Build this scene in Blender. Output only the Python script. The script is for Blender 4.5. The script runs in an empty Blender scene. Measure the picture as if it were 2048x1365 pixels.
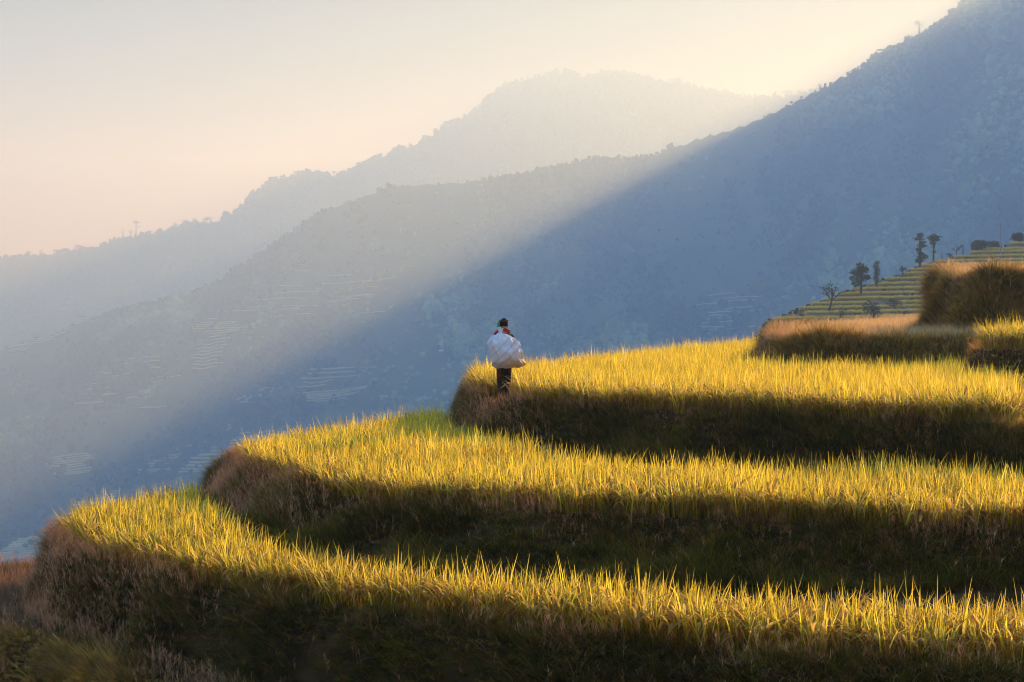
import bpy, bmesh, math, random
import numpy as np
from mathutils import Vector, Matrix

# ------------------------------------------------------------------ camera, sky, sun, exposure
SC = bpy.context.scene
COL = SC.collection
random.seed(4); RNG = np.random.default_rng(11)
F, CX, HY = 2844.0, 1024.0, 640.0            # focal length in pixels of a 2048 wide frame, centre column, horizon row

cam_d = bpy.data.cameras.new('camera'); cam = bpy.data.objects.new('camera', cam_d); COL.objects.link(cam)
cam_d.sensor_width = 36.0; cam_d.lens = 36.0 * F / 2048.0
cam_d.clip_start = 0.1; cam_d.clip_end = 20000
cam.location = (0, 0, 0); cam.rotation_euler = (math.radians(90), 0, 0)
cam_d.shift_y = -(682.5 - HY) / 2048.0
SC.camera = cam

SUN_PX = (3000.0, -542.0)                    # where the sun stands beyond the upper right corner
sdir = Vector(((SUN_PX[0]-CX)/F, 1.0, (HY-SUN_PX[1])/F)).normalized()
sun_el = math.asin(sdir.z); sun_az = math.atan2(sdir.x, sdir.y)
sun_d = bpy.data.lights.new('sun', 'SUN'); sun = bpy.data.objects.new('sun', sun_d); COL.objects.link(sun)
sun_d.energy = 5; sun_d.angle = math.radians(0.75); sun_d.color = (1.0, 0.69, 0.285)
sun.rotation_euler = sdir.to_track_quat('Z', 'Y').to_euler()

W = bpy.data.worlds.new('World'); SC.world = W; W.use_nodes = True
nt = W.node_tree; nt.nodes.clear()
out = nt.nodes.new('ShaderNodeOutputWorld'); bg = nt.nodes.new('ShaderNodeBackground')
sky = nt.nodes.new('ShaderNodeTexSky'); sky.sky_type = 'NISHITA'; sky.sun_disc = False
sky.sun_elevation = sun_el; sky.sun_rotation = sun_az
sky.altitude = 1200; sky.air_density = 1.0; sky.dust_density = 1.0; sky.ozone_density = 1.0
bg.inputs['Strength'].default_value = 0.14
# evening sky: a peach band low over the hills under the clear blue overhead
geo = nt.nodes.new('ShaderNodeNewGeometry'); sep = nt.nodes.new('ShaderNodeSeparateXYZ')
nt.links.new(geo.outputs['Incoming'], sep.inputs[0])
mr = nt.nodes.new('ShaderNodeMapRange'); mr.inputs['From Min'].default_value = -0.02; mr.inputs['From Max'].default_value = -0.75
nt.links.new(sep.outputs['Z'], mr.inputs['Value'])
ramp = nt.nodes.new('ShaderNodeValToRGB'); cr = ramp.color_ramp
cr.elements[0].position = 0.0; cr.elements[0].color = (0.22, 0.10, 0.02, 1)
cr.elements[1].position = 1.0; cr.elements[1].color = (1.4, 2.3, 3.05, 1)
e = cr.elements.new(0.30); e.color = (0.0, 0.0, 0.0, 1)
nt.links.new(mr.outputs[0], ramp.inputs[0])
mul = nt.nodes.new('ShaderNodeMix'); mul.data_type = 'RGBA'; mul.blend_type = 'MULTIPLY'; mul.inputs['Factor'].default_value = 1.0
nt.links.new(sky.outputs[0], mul.inputs['A']); nt.links.new(ramp.outputs[0], mul.inputs['B'])
nt.links.new(mul.outputs['Result'], bg.inputs['Color']); nt.links.new(bg.outputs[0], out.inputs[0])

SC.view_settings.view_transform = 'Standard'; SC.view_settings.look = 'None'
SC.view_settings.exposure = 0.87; SC.view_settings.gamma = 1.0
cy = SC.cycles
cy.filter_width = 1.0; cy.max_bounces = 8; cy.diffuse_bounces = 4; cy.glossy_bounces = 2; cy.transmission_bounces = 6; cy.volume_bounces = 1
cy.transparent_max_bounces = 6; cy.use_denoising = True; cy.denoising_prefilter = 'ACCURATE'
cy.sample_clamp_indirect = 6.0

HAZE_DENSITY = 0.00049; HAZE_COLOR = (0.45, 0.68, 1.0); HAZE_G = 0.34

# ------------------------------------------------------------------ helpers
def _hash(ix, iy, seed):
    n = (ix.astype(np.int64)*374761393 + iy.astype(np.int64)*668265263 + seed*1442695041) & 0x7fffffff
    n = ((n ^ (n >> 13)) * 1274126177) & 0x7fffffff
    n = (n ^ (n >> 16)) & 0xffff
    return n / 65535.0*2 - 1
def vnoise(x, y, seed=0):
    x = np.asarray(x, float); y = np.asarray(y, float)
    ix = np.floor(x); iy = np.floor(y); fx = x-ix; fy = y-iy
    ux = fx*fx*(3-2*fx); uy = fy*fy*(3-2*fy)
    a = _hash(ix, iy, seed); b = _hash(ix+1, iy, seed); c = _hash(ix, iy+1, seed); d = _hash(ix+1, iy+1, seed)
    return (a*(1-ux)+b*ux)*(1-uy) + (c*(1-ux)+d*ux)*uy
def fbm(x, y, oct=4, seed=0, gain=0.5):
    s = 0; a = 1.0
    for k in range(oct):
        s = s + a*vnoise(x*2**k + 13.7*k, y*2**k - 7.1*k, seed+k); a *= gain
    return s
def sstep(t): t = np.clip(t, 0, 1); return t*t*(3-2*t)

def mesh_obj(name, v, f, mat, parent=None, cols=None, smooth=False, mats=None, midx=None):
    """v (N,3), f (M,k) int array (or a list of arrays of differing k)"""
    fl = f if isinstance(f, list) else [f]
    me = bpy.data.meshes.new(name)
    v = np.asarray(v, np.float32)
    me.vertices.add(len(v)); me.vertices.foreach_set('co', v.ravel())
    li = np.concatenate([np.asarray(a, np.int32).ravel() for a in fl])
    tot = np.concatenate([np.full(len(a), np.asarray(a).shape[1], np.int32) for a in fl])
    st = np.zeros(len(tot), np.int32); st[1:] = np.cumsum(tot)[:-1]
    me.loops.add(len(li)); me.loops.foreach_set('vertex_index', li)
    me.polygons.add(len(tot)); me.polygons.foreach_set('loop_start', st)
    me.polygons.foreach_set('loop_total', tot)
    if midx is not None: me.polygons.foreach_set('material_index', np.asarray(midx, np.int32))
    me.polygons.foreach_set('use_smooth', np.full(len(tot), smooth, bool))
    if cols is not None:
        at = me.color_attributes.new('tint', 'FLOAT_COLOR', 'POINT')
        c4 = np.ones((len(v), 4), np.float32); c4[:, :3] = cols
        at.data.foreach_set('color', c4.ravel())
    me.update(calc_edges=True); me.validate()
    for m in (mats or [mat]): me.materials.append(m)
    o = bpy.data.objects.new(name, me); COL.objects.link(o)
    if parent: o.parent = parent
    return o
def tag(o, label=None, cat=None, group=None, kind=None):
    if label: o['label'] = label
    if cat: o['category'] = cat
    if group: o['group'] = group
    if kind: o['kind'] = kind
    return o
def empty(name, loc):
    o = bpy.data.objects.new(name, None); COL.objects.link(o); o.location = loc; o.empty_display_size = 0.2
    return o
def bm_obj(name, bm, mat, parent=None, smooth=True):
    me = bpy.data.meshes.new(name); bm.to_mesh(me); bm.free()
    for p in me.polygons: p.use_smooth = smooth
    me.materials.append(mat)
    o = bpy.data.objects.new(name, me); COL.objects.link(o)
    if parent: o.parent = parent
    return o

def mat_new(name):
    m = bpy.data.materials.new(name); m.use_nodes = True
    t = m.node_tree; t.nodes.clear()
    return m, t, t.nodes.new('ShaderNodeOutputMaterial')
def mat_simple(name, color, rough=0.85, spec=0.2, noise=0.0, scale=8.0, color2=None, bump=0.0):
    m, t, o = mat_new(name)
    p = t.nodes.new('ShaderNodeBsdfPrincipled'); p.inputs['Roughness'].default_value = rough
    p.inputs['Specular IOR Level'].default_value = spec
    t.links.new(p.outputs[0], o.inputs[0])
    tc = t.nodes.new('ShaderNodeTexCoord'); n = t.nodes.new('ShaderNodeTexNoise'); n.inputs['Scale'].default_value = scale
    n.inputs['Detail'].default_value = 6
    t.links.new(tc.outputs['Object'], n.inputs['Vector'])
    r = t.nodes.new('ShaderNodeValToRGB'); r.color_ramp.elements[0].position = 0.35; r.color_ramp.elements[1].position = 0.68
    c2 = color2 or tuple(min(1, c*(1+noise)) for c in color); c1 = color if color2 else tuple(c*(1-noise) for c in color)
    r.color_ramp.elements[0].color = (*c1, 1); r.color_ramp.elements[1].color = (*c2, 1)
    t.links.new(n.outputs['Fac'], r.inputs[0]); t.links.new(r.outputs[0], p.inputs['Base Color'])
    if bump:
        b = t.nodes.new('ShaderNodeBump'); b.inputs['Strength'].default_value = bump
        t.links.new(n.outputs['Fac'], b.inputs['Height']); t.links.new(b.outputs[0], p.inputs['Normal'])
    return m
def mat_leaf(name, trans=0.5, rough=0.6, spec=0.25, tr_gain=(1, 1, 1)):
    """blade material: colour from the 'tint' attribute, light passes through"""
    m, t, o = mat_new(name)
    a = t.nodes.new('ShaderNodeAttribute'); a.attribute_name = 'tint'
    p = t.nodes.new('ShaderNodeBsdfPrincipled'); p.inputs['Roughness'].default_value = rough
    p.inputs['Specular IOR Level'].default_value = spec
    tr = t.nodes.new('ShaderNodeBsdfTranslucent'); mx = t.nodes.new('ShaderNodeMixShader'); mx.inputs[0].default_value = trans
    g = t.nodes.new('ShaderNodeMix'); g.data_type = 'RGBA'; g.blend_type = 'MULTIPLY'; g.inputs['Factor'].default_value = 1
    g.inputs['B'].default_value = (*tr_gain, 1)
    t.links.new(a.outputs['Color'], p.inputs['Base Color']); t.links.new(a.outputs['Color'], g.inputs['A'])
    t.links.new(g.outputs['Result'], tr.inputs[0])
    t.links.new(p.outputs[0], mx.inputs[1]); t.links.new(tr.outputs[0], mx.inputs[2]); t.links.new(mx.outputs[0], o.inputs[0])
    return m

def blades(base, az, th0, kap, L, Wd, c0, c1, K=4, prof='blade', face=None):
    """ribbons that grow from base leaning th0 from upright and bending by kap; returns verts, quads, colours"""
    B = len(base)
    s = np.linspace(0, 1, K+1)
    th = th0[:, None] + kap[:, None]*s[None, :]**1.3
    ds = L[:, None]/K
    thm = 0.5*(th[:, 1:]+th[:, :-1])
    hx = np.concatenate([np.zeros((B, 1)), np.cumsum(np.sin(thm)*ds, 1)], 1)
    hz = np.concatenate([np.zeros((B, 1)), np.cumsum(np.cos(thm)*ds, 1)], 1)
    ca, sa = np.cos(az)[:, None], np.sin(az)[:, None]
    P = np.stack([base[:, 0:1]+hx*ca, base[:, 1:2]+hx*sa, base[:, 2:3]+hz], -1)
    fa = az + (np.pi/2 if face is None else face)
    wv = np.stack([np.cos(fa), np.sin(fa), np.zeros(B)], -1)
    if prof == 'blade': w = np.interp(s, [0, .25, .6, 1], [.55, 1, .8, .06])
    elif prof == 'ear': w = np.interp(s, [0, .3, .45, .8, 1], [.15, .2, 1, .95, .25])
    else: w = np.interp(s, [0, 1], [1, .3])
    off = wv[:, None, :]*(Wd[:, None]*w[None, :])[:, :, None]*0.5
    v = np.stack([P-off, P+off], 2).reshape(-1, 3)
    idx = (np.arange(B)*(2*(K+1)))[:, None] + (np.arange(K)*2)[None, :]
    f = np.stack([idx, idx+1, idx+3, idx+2], -1).reshape(-1, 4)
    tt = np.repeat(s[None, :], B, 0)[..., None]
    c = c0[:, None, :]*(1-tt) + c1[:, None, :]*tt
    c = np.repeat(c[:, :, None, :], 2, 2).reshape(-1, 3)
    return v, f, c
def merge(parts):
    vs, fs, cs = [], [], []; n = 0
    for v, f, c in parts:
        vs.append(v); fs.append(f+n); cs.append(c); n += len(v)
    return np.concatenate(vs), np.concatenate(fs), np.concatenate(cs)

def ico():
    p = (1+5**.5)/2
    v = np.array([(-1,p,0),(1,p,0),(-1,-p,0),(1,-p,0),(0,-1,p),(0,1,p),(0,-1,-p),(0,1,-p),(p,0,-1),(p,0,1),(-p,0,-1),(-p,0,1)], float)
    f = np.array([(0,11,5),(0,5,1),(0,1,7),(0,7,10),(0,10,11),(1,5,9),(5,11,4),(11,10,2),(10,7,6),(7,1,8),(3,9,4),(3,4,2),(3,2,6),(3,6,8),(3,8,9),(4,9,5),(2,4,11),(6,2,10),(8,6,7),(9,8,1)])
    return v/np.linalg.norm(v[0]), f
ICO_V, ICO_F = ico()
def clumps(pos, size, tall, cols):
    n = len(pos)
    jit = 1 + RNG.uniform(-.38, .38, (n, 12, 1))
    a = RNG.uniform(0, 6.28, n); ca, sa = np.cos(a)[:, None], np.sin(a)[:, None]
    vx = ICO_V[None, :, 0]*ca-ICO_V[None, :, 1]*sa; vy = ICO_V[None, :, 0]*sa+ICO_V[None, :, 1]*ca
    v = np.stack([vx, vy, np.repeat(ICO_V[None, :, 2], n, 0)], -1)*jit
    v = v*np.stack([size, size, size*tall], -1)[:, None, :] + pos[:, None, :]
    f = (ICO_F[None]+(np.arange(n)*12)[:, None, None]).reshape(-1, 3)
    return v.reshape(-1, 3), f, np.repeat(cols, 12, 0)

# ------------------------------------------------------------------ far terrain (polar height field about the valley)
ZV = -150.0
RIDGE = np.array([(-3500,900),(-2000,900),(-600,800),(-200,742),(0,702),(100,677),(190,634),(280,616),(380,594),(440,564),(500,524),(560,479),(630,429),(700,402),(780,372),(850,368),(930,365),(990,356),(1050,351),(1110,333),(1180,317),(1280,315),(1330,300),(1400,275),(1480,252),(1560,218),(1630,181),(1700,143),(1760,109),(1830,76),(1880,49),(1930,8),(1990,-26),(2060,-50),(2150,-88),(2300,-165),(2450,-245),(2600,-322),(2750,-398),(2900,-448),(3050,-478),(3200,-462),(3400,-150),(4200,300),(6000,600)], float)
RIDGE_D = np.array([(-3500,1900),(-600,1400),(0,1270),(500,1220),(800,1180),(1200,1130),(1480,1080),(1930,1000),(2300,900),(3200,800),(6000,700)], float)
FOOT_D = np.array([(-3500,900),(-600,720),(0,640),(600,600),(1200,560),(1600,520),(2300,450),(6000,350)], float)
FAR = np.array([(-3500,700),(-600,575),(-200,545),(0,520),(100,509),(180,498),(240,474),(330,468),(370,450),(440,440),(488,410),(494,392),(540,360),(590,345),(655,350),(668,357),(690,345),(760,311),(840,285),(900,246),(960,210),(1010,174),(1050,155),(1110,142),(1170,150),(1230,145),(1290,155),(1330,162),(1360,160),(1400,173),(1440,184),(1520,193),(1600,190),(1650,175),(1800,150),(2200,180),(3000,330),(6000,560)], float)
FAR_D0 = 1900.0
MS = 2.2                                     # the valley is this many times larger than its drawing units
def col_of(x, y): return CX + F*x/y
def h_hill0(c, D):
    """front mountain: D is depth (world Y), c the column"""
    yr = np.interp(c, RIDGE[:, 0], RIDGE[:, 1]); dr = np.interp(c, RIDGE_D[:, 0], RIDGE_D[:, 1]); df = np.interp(c, FOOT_D[:, 0], FOOT_D[:, 1])
    zr = (HY-yr)/F*dr
    t = (D-df)/(dr-df)
    X = (c-CX)/F*D
    tt = np.clip(t, 0, 1)
    up = ZV + (zr-ZV)*(0.55*tt + 0.45*tt**1.7)
    # spurs and gullies that run down the face
    env = np.clip(tt*(1-tt)*4, 0, 1)
    g = fbm(X/170+D/420, D/330, 4, 3)
    rid = 1-np.abs(fbm(X/120 - D/300, D/520+X/900, 3, 21))*1.6
    up = up + env*(g*18 + rid*20 - 9)
    dn = zr - (D-dr)*0.42 + fbm(X/90, D/90, 3, 5)*4
    h = np.where(t <= 1, up, dn)
    return np.where(t <= 0, ZV + fbm(X/60, D/60, 3, 8)*4, np.maximum(h, ZV-5))
def h_far0(c, D):
    yr = np.interp(c, FAR[:, 0], FAR[:, 1]); zr = (HY-yr)/F*FAR_D0
    X = (c-CX)/F*D
    t = (D-1150)/(FAR_D0-1150)
    tt = np.clip(t, 0, 1)
    up = ZV + (zr-ZV)*tt**1.15 + np.clip(tt*(1-tt)*4, 0, 1)*(fbm(X/300, D/500, 4, 33)*40)
    dn = zr - (D-FAR_D0)*0.5
    return np.maximum(np.where(t <= 1, up, dn), ZV-5)

FAR_D = FAR_D0*MS
def h_hill(c, D): return MS*h_hill0(c, np.asarray(D)/MS)
def h_far(c, D): return MS*h_far0(c, np.asarray(D)/MS)

def grid_faces(nu, nv):
    i = np.arange(nu-1)[:, None]*nv + np.arange(nv-1)[None, :]
    return np.stack([i, i+nv, i+nv+1, i+1], -1).reshape(-1, 4)

def hit(c, y, dmin=400*2.2, dmax=2400*2.2, fn=h_hill, n=1800):
    """first point of the hill seen at pixel (c, y)"""
    c = np.atleast_1d(np.asarray(c, float)); y = np.atleast_1d(np.asarray(y, float))
    Ds = np.linspace(dmin, dmax, n)[None, :]
    z = (HY-y)[:, None]/F*Ds
    h = fn(np.repeat(c[:, None], n, 1), np.repeat(Ds, len(c), 0))
    ok = h >= z
    k = np.argmax(ok, 1); D = Ds[0][k]
    D = np.where(ok.any(1), D, np.nan)
    return np.stack([(c-CX)/F*D, D, (HY-y)/F*D], -1)

M_soil = mat_simple('hill_soil', (0.035, 0.045, 0.018), 0.95, 0.05, color2=(0.075, 0.075, 0.03), scale=0.02)
M_forest = mat_leaf('forest_leaf', 0.2, 0.8, 0.05)
M_farsoil = mat_simple('far_hill_soil', (0.03, 0.04, 0.02), 0.95, 0.05, color2=(0.05, 0.055, 0.025), scale=0.01)

def build_far_terrain():
    cs = np.concatenate([np.linspace(-3500, -300, 50)[:-1], np.linspace(-300, 2500, 330)[:-1], np.linspace(2500, 6000, 60)])
    Ds = np.concatenate([np.linspace(330, 620, 50)[:-1], np.linspace(620, 1700, 210)[:-1], np.linspace(1700, 2300, 30)])
    c, D = np.meshgrid(cs, Ds*MS, indexing='ij')
    h = h_hill(c, D)
    v = np.stack([(c-CX)/F*D, D, h], -1).reshape(-1, 3)
    o = mesh_obj('hillside', v, grid_faces(len(cs), len(Ds)), M_soil, smooth=True)
    tag(o, 'long forested mountain slope falling from the upper right to the left across the valley', 'hillside', kind='structure')
    Ds = np.concatenate([np.linspace(1150, 1830, 50)[:-1], np.linspace(1830, 1970, 14)[:-1], np.linspace(1970, 3000, 14)])
    cs = np.concatenate([np.linspace(-3500, -300, 40)[:-1], np.linspace(-300, 2300, 520)[:-1], np.linspace(2300, 6000, 40)])
    c, D = np.meshgrid(cs, Ds*MS, indexing='ij')
    v = np.stack([(c-CX)/F*D, D, h_far(c, D)], -1).reshape(-1, 3)
    o = mesh_obj('far_mountain', v, grid_faces(len(cs), len(Ds)), M_farsoil, smooth=True)
    tag(o, 'pale distant mountain ridge fading into bright haze behind the nearer slope', 'mountain', kind='structure')
    # valley floor sheet out to the horizon
    r = np.array([0, 60, 150, 300, 600, 1500, 3500, 6900]); a = np.linspace(0, 2*np.pi, 73)[:-1]
    rr, aa = np.meshgrid(r, a, indexing='ij')
    v = np.stack([rr*np.cos(aa), rr*np.sin(aa), np.full_like(rr, ZV*MS-9)], -1).reshape(-1, 3)
    n = len(a); i = np.arange(len(r)-1)[:, None]*n; j = np.arange(n)[None, :]
    f = np.stack([i+j, i+n+j, i+n+(j+1) % n, i+(j+1) % n], -1).reshape(-1, 4)
    o = mesh_obj('ground', v, f, M_soil); tag(o, 'dark valley floor far below the terraces', 'ground', kind='structure')

def build_forest():
    n = 190000
    c = RNG.uniform(-250, 2350, n); t = RNG.uniform(0.0, 1.015, n)
    dr = np.interp(c, RIDGE_D[:, 0], RIDGE_D[:, 1]); df = np.interp(c, FOOT_D[:, 0], FOOT_D[:, 1])
    D0 = df+(dr-df)*t; D = D0*MS
    X0 = (c-CX)/F*D0
    rid = 1-np.abs(fbm(X0/120 - D0/300, D0/520+X0/900, 3, 21))*1.6
    dens = 0.42+1.0*fbm(X0/70, D0/110, 4, 51)-0.30*rid+0.5*fbm(X0/14, D0/22, 2, 57)+0.15*np.clip((c-900)/500, -1, 1)
    keep = RNG.uniform(0, 1, n) < np.clip(dens*D0/1200, 0.03, 1)
    c, D, D0, X0, t, rid = [q[keep] for q in (c, D, D0, X0, t, rid)]
    m = len(c); X = X0*MS; h = h_hill(c, D)
    big = fbm(X0/40, D0/55, 2, 63)
    size = RNG.uniform(1.4, 3.6, m)*np.exp(RNG.normal(0, .28, m))*(1.15+.5*big)*np.where(t > .97, .8, 1)*MS*.55
    pos = np.stack([X, D, h+size*0.5], -1)
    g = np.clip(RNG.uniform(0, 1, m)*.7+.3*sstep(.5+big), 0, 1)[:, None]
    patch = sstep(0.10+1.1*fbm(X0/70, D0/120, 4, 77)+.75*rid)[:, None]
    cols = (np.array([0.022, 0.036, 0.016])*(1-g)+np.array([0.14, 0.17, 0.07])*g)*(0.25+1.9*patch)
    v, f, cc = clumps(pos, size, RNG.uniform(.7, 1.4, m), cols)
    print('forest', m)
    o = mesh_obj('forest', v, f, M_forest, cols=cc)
    tag(o, 'dense forest canopy covering the shaded mountain slope across the valley', 'forest', kind='stuff')
    # canopy on the far ridge
    n = 14000
    c = RNG.uniform(-250, 1750, n); D = FAR_D - np.abs(RNG.normal(0, 1, n))*130*MS
    X = (c-CX)/F*D; h = h_far(c, D)
    size = MS*RNG.uniform(1.6, 3.8, n)*(0.6+0.8*sstep(0.5+fbm(c/45, c*0, 3, 91)))
    pos = np.stack([X, D, h+size*0.3], -1)
    cols = np.tile(np.array([[0.05, 0.07, 0.03]]), (n, 1))
    v, f, cc = clumps(pos, size, RNG.uniform(.8, 1.4, n), cols)
    o = mesh_obj('far_forest', v, f, M_forest, cols=cc)
    tag(o, 'hazy woodland along the crest of the distant mountain', 'forest', kind='stuff')

build_far_terrain()
build_forest()
# ------------------------------------------------------------------ near terraces: nested level treads with grassy banks
def up(c, y, z):
    """the point at height z that stands at pixel (c, y)"""
    d = F*z/(HY-y); return ((c-CX)/F*d, d)
Z = dict(stub=-3.85, low=-2.97, mid=-2.374, top=-1.524, dry=-0.54, side=-0.66, block=0.93)
def poly(front, back, z):
    return np.array([up(c, y, z) for c, y in front] + list(back), float)
P_STUB = poly([(-190,1225),(-60,1245),(60,1282),(170,1318),(330,1378),(600,1460),(900,1530),(1600,1600),(2600,1650)], [(30,11),(30,80),(10,80),(-1.0,46),(-4.2,32),(-6.65,22.6),(-7.7,21.7),(-9.15,20.8)], Z['stub'])
P_LOW = poly([(112,1092),(135,1108),(200,1138),(300,1162),(400,1186),(550,1214),(700,1235),(900,1260),(1100,1284),(1300,1312),(1500,1330),(1700,1342),(2048,1360),(2700,1385)], [(30,14),(30,80),(12,80),(6,56),(0.2,42),(-2.3,30),(-4.82,22.3),(-5.53,20.7),(-6.0,19.4)], Z['low'])
P_MID = poly([(456,932),(478,950),(540,974),(620,996),(700,1012),(850,1028),(1000,1036),(1200,1044),(1400,1056),(1600,1065),(1800,1072),(2048,1082),(2700,1082)], [(30,15.5),(30,80),(14,80),(8,57),(1.5,41),(-1.1,31.2),(-3.1,26.4),(-4.2,24.0)], Z['mid'])
P_TOP = poly([(938,772),(930,792),(950,806),(1008,812),(1100,820),(1300,833),(1500,842),(1700,850),(1900,858),(2048,866),(2700,870)], [(30,18),(30,80),(16,80),(10.6,55),(8.7,50),(6.1,45),(2.9,38),(0.4,32.3),(-0.6,30.2)], Z['top'])
PX, PY = up(1008, 806, Z['top'])
def fp(c, s): return ((c-CX)/s, F/s)
P_DRY = np.array([fp(1538,82),fp(1560,86),fp(1620,88),fp(1750,89),fp(1950,90),fp(2100,91),fp(2700,92)] + [(30,60),(24,58),(15.5,52),(12.0,46),(8.2,39.5),(6.8,36.2)], float)
P_SIDE = np.array([fp(1955,99),fp(1960,102),fp(2100,104),fp(2700,106),(34,40),(16,32.5)], float)
P_BLOCK = np.array([fp(1882,77),fp(1890,80),fp(1960,81.5),fp(2100,82),fp(2700,83),(34,60),(20,50),(14,41.5)], float)
ORDER = [('stub', P_STUB, .50), ('low', P_LOW, .38), ('mid', P_MID, .38), ('top', P_TOP, .38), ('side', P_SIDE, .30), ('dry', P_DRY, .45), ('block', P_BLOCK, .42)]

def sdist(px, py, poly):
    """signed distance, positive inside"""
    px = np.asarray(px, float); py = np.asarray(py, float)
    d = np.full(px.shape, 1e9); ins = np.zeros(px.shape, bool)
    n = len(poly)
    for i in range(n):
        ax, ay = poly[i]; bx, by = poly[(i+1) % n]
        ex, ey = bx-ax, by-ay; wx, wy = px-ax, py-ay
        t = np.clip((wx*ex+wy*ey)/(ex*ex+ey*ey), 0, 1)
        d = np.minimum(d, (wx-ex*t)**2+(wy-ey*t)**2)
        cnd = ((ay > py) != (by > py))
        with np.errstate(divide='ignore', invalid='ignore'):
            xin = (bx-ax)*(py-ay)/(by-ay)+ax
        ins ^= cnd & (px < xin)
    d = np.sqrt(d)
    return np.where(ins, d, -d)
def smooth_poly(p, it=2):
    for _ in range(it):
        q = np.roll(p, -1, 0); p = np.stack([p*.75+q*.25, p*.25+q*.75], 1).reshape(-1, 2)
    return p
ORDER = [(n, smooth_poly(p), w) for n, p, w in ORDER]
POLY = {n: p for n, p, w in ORDER}; WB = {n: w for n, p, w in ORDER}
APRON = {'mid': ([380, 540, 900, 2000, 2600], [0, 1.5, 2.2, 2.2, 2.0]), 'top': ([930, 1100, 1300, 1700, 2000], [0, 1.7, 2.5, 1.3, .5])}
def wfun(n, X, Y):
    """width of the bank: towards the right a grassy apron runs out from its foot"""
    if n not in APRON: return WB[n]+0*np.asarray(X)
    c = CX+F*np.asarray(X)/np.maximum(Y, 4)
    return WB[n]+np.interp(c, *APRON[n])
def near_height(X, Y):
    s0 = sdist(X, Y, POLY['stub'])
    h = -4.95 - 0.75*np.clip(-s0-1.6, 0, None) - 0.10*np.clip(-s0, 0, 1.6) + 0.25*fbm(X*.5, Y*.5, 3, 2)*np.clip(-s0, 0, 1)
    r = np.hypot(X, Y)
    hc = -1.75-0.55*np.clip(r-1.5, 0, None) - 0.0*X
    h = np.maximum(h, np.where(Y < 14, np.maximum(hc, -6.4-0.3*np.clip(np.abs(X)-25, 0, None)), -1e9))
    bank = np.zeros_like(h)
    for n, p, w in ORDER:
        sd = sdist(X, Y, p) + fbm(X*.9, Y*.9, 3, 40)*0.16
        ww = wfun(n, X, Y); uu = np.clip((sd+ww)/ww, 0, 1); kk = np.clip((ww-w)/.8, 0, 1)
        t = sstep(uu)*(1-kk)+(0.22*uu+.78*np.clip((sd+w*1.3)/(w*1.3), 0, 1)**1.2)*kk
        z = Z[n] + fbm(X*2.1, Y*2.1, 2, 60)*0.025 + (0.07*np.exp(-((sd-.12)/.14)**2))
        if n == 'top': z = z + np.clip(Y-26, 0, 30)*0.012
        if n == 'block': z = z + .09*fbm(X*1.1, Y*1.1, 3, 14)
        if n == 'dry': z = z + np.clip(Y-33, 0, 20)*0.024
        h = h*(1-t) + z*t
        bank = np.maximum(bank*(1-t), 4*t*(1-t))
    return h, bank
gx = np.concatenate([np.linspace(-90, -14, 40)[:-1], np.arange(-14, 20, .13), np.linspace(20, 90, 30)])
gy = np.concatenate([np.linspace(-60, 11, 40)[:-1], np.arange(11, 46, .13), np.linspace(46, 100, 90)])
GX, GY = np.meshgrid(gx, gy, indexing='ij')
GH, GB = near_height(GX, GY)
GH = GH - 0.5*np.clip(GY-62, 0, None) - 0.4*np.clip(-GY-20, 0, None)
def sample(G, X, Y):
    i = np.clip(np.searchsorted(gx, X)-1, 0, len(gx)-2); j = np.clip(np.searchsorted(gy, Y)-1, 0, len(gy)-2)
    u = (X-gx[i])/(gx[i+1]-gx[i]); w = (Y-gy[j])/(gy[j+1]-gy[j])
    return (G[i, j]*(1-u)+G[i+1, j]*u)*(1-w)+(G[i, j+1]*(1-u)+G[i+1, j+1]*u)*w
dHx = np.gradient(GH, axis=0)/np.gradient(gx)[:, None]; dHy = np.gradient(GH, axis=1)/np.gradient(gy)[None, :]
M_earth = mat_simple('terrace_earth', (0.030, 0.018, 0.006), 0.95, 0.05, color2=(0.085, 0.048, 0.016), scale=3.0, bump=0.6)
o = mesh_obj('terraces', np.stack([GX, GY, GH], -1).reshape(-1, 3), grid_faces(len(gx), len(gy)), M_earth, smooth=True)
tag(o, 'curving hillside terraces with dark earth banks in the foreground', 'terraces', kind='structure')

def in_view(X, Y, z, m=60):
    c = CX+F*X/np.maximum(Y, .1); y = HY-F*z/np.maximum(Y, .1)
    return (Y > 5) & (c > -m) & (c < 2048+m) & (y < 1365+m*1.5) & (y > -m)

M_rice = mat_leaf('rice_leaf', 0.78, 0.45, 0.3)
M_grass = mat_leaf('grass_blade', 0.35, 0.7, 0.15)
U = RNG.uniform
def lerp3(a, b, t): return np.asarray(a)[None]*(1-t[:, None])+np.asarray(b)[None]*t[:, None]

def scatter(n, x0, x1, y0, y1):
    return U(x0, x1, n), U(y0, y1, n)

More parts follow.
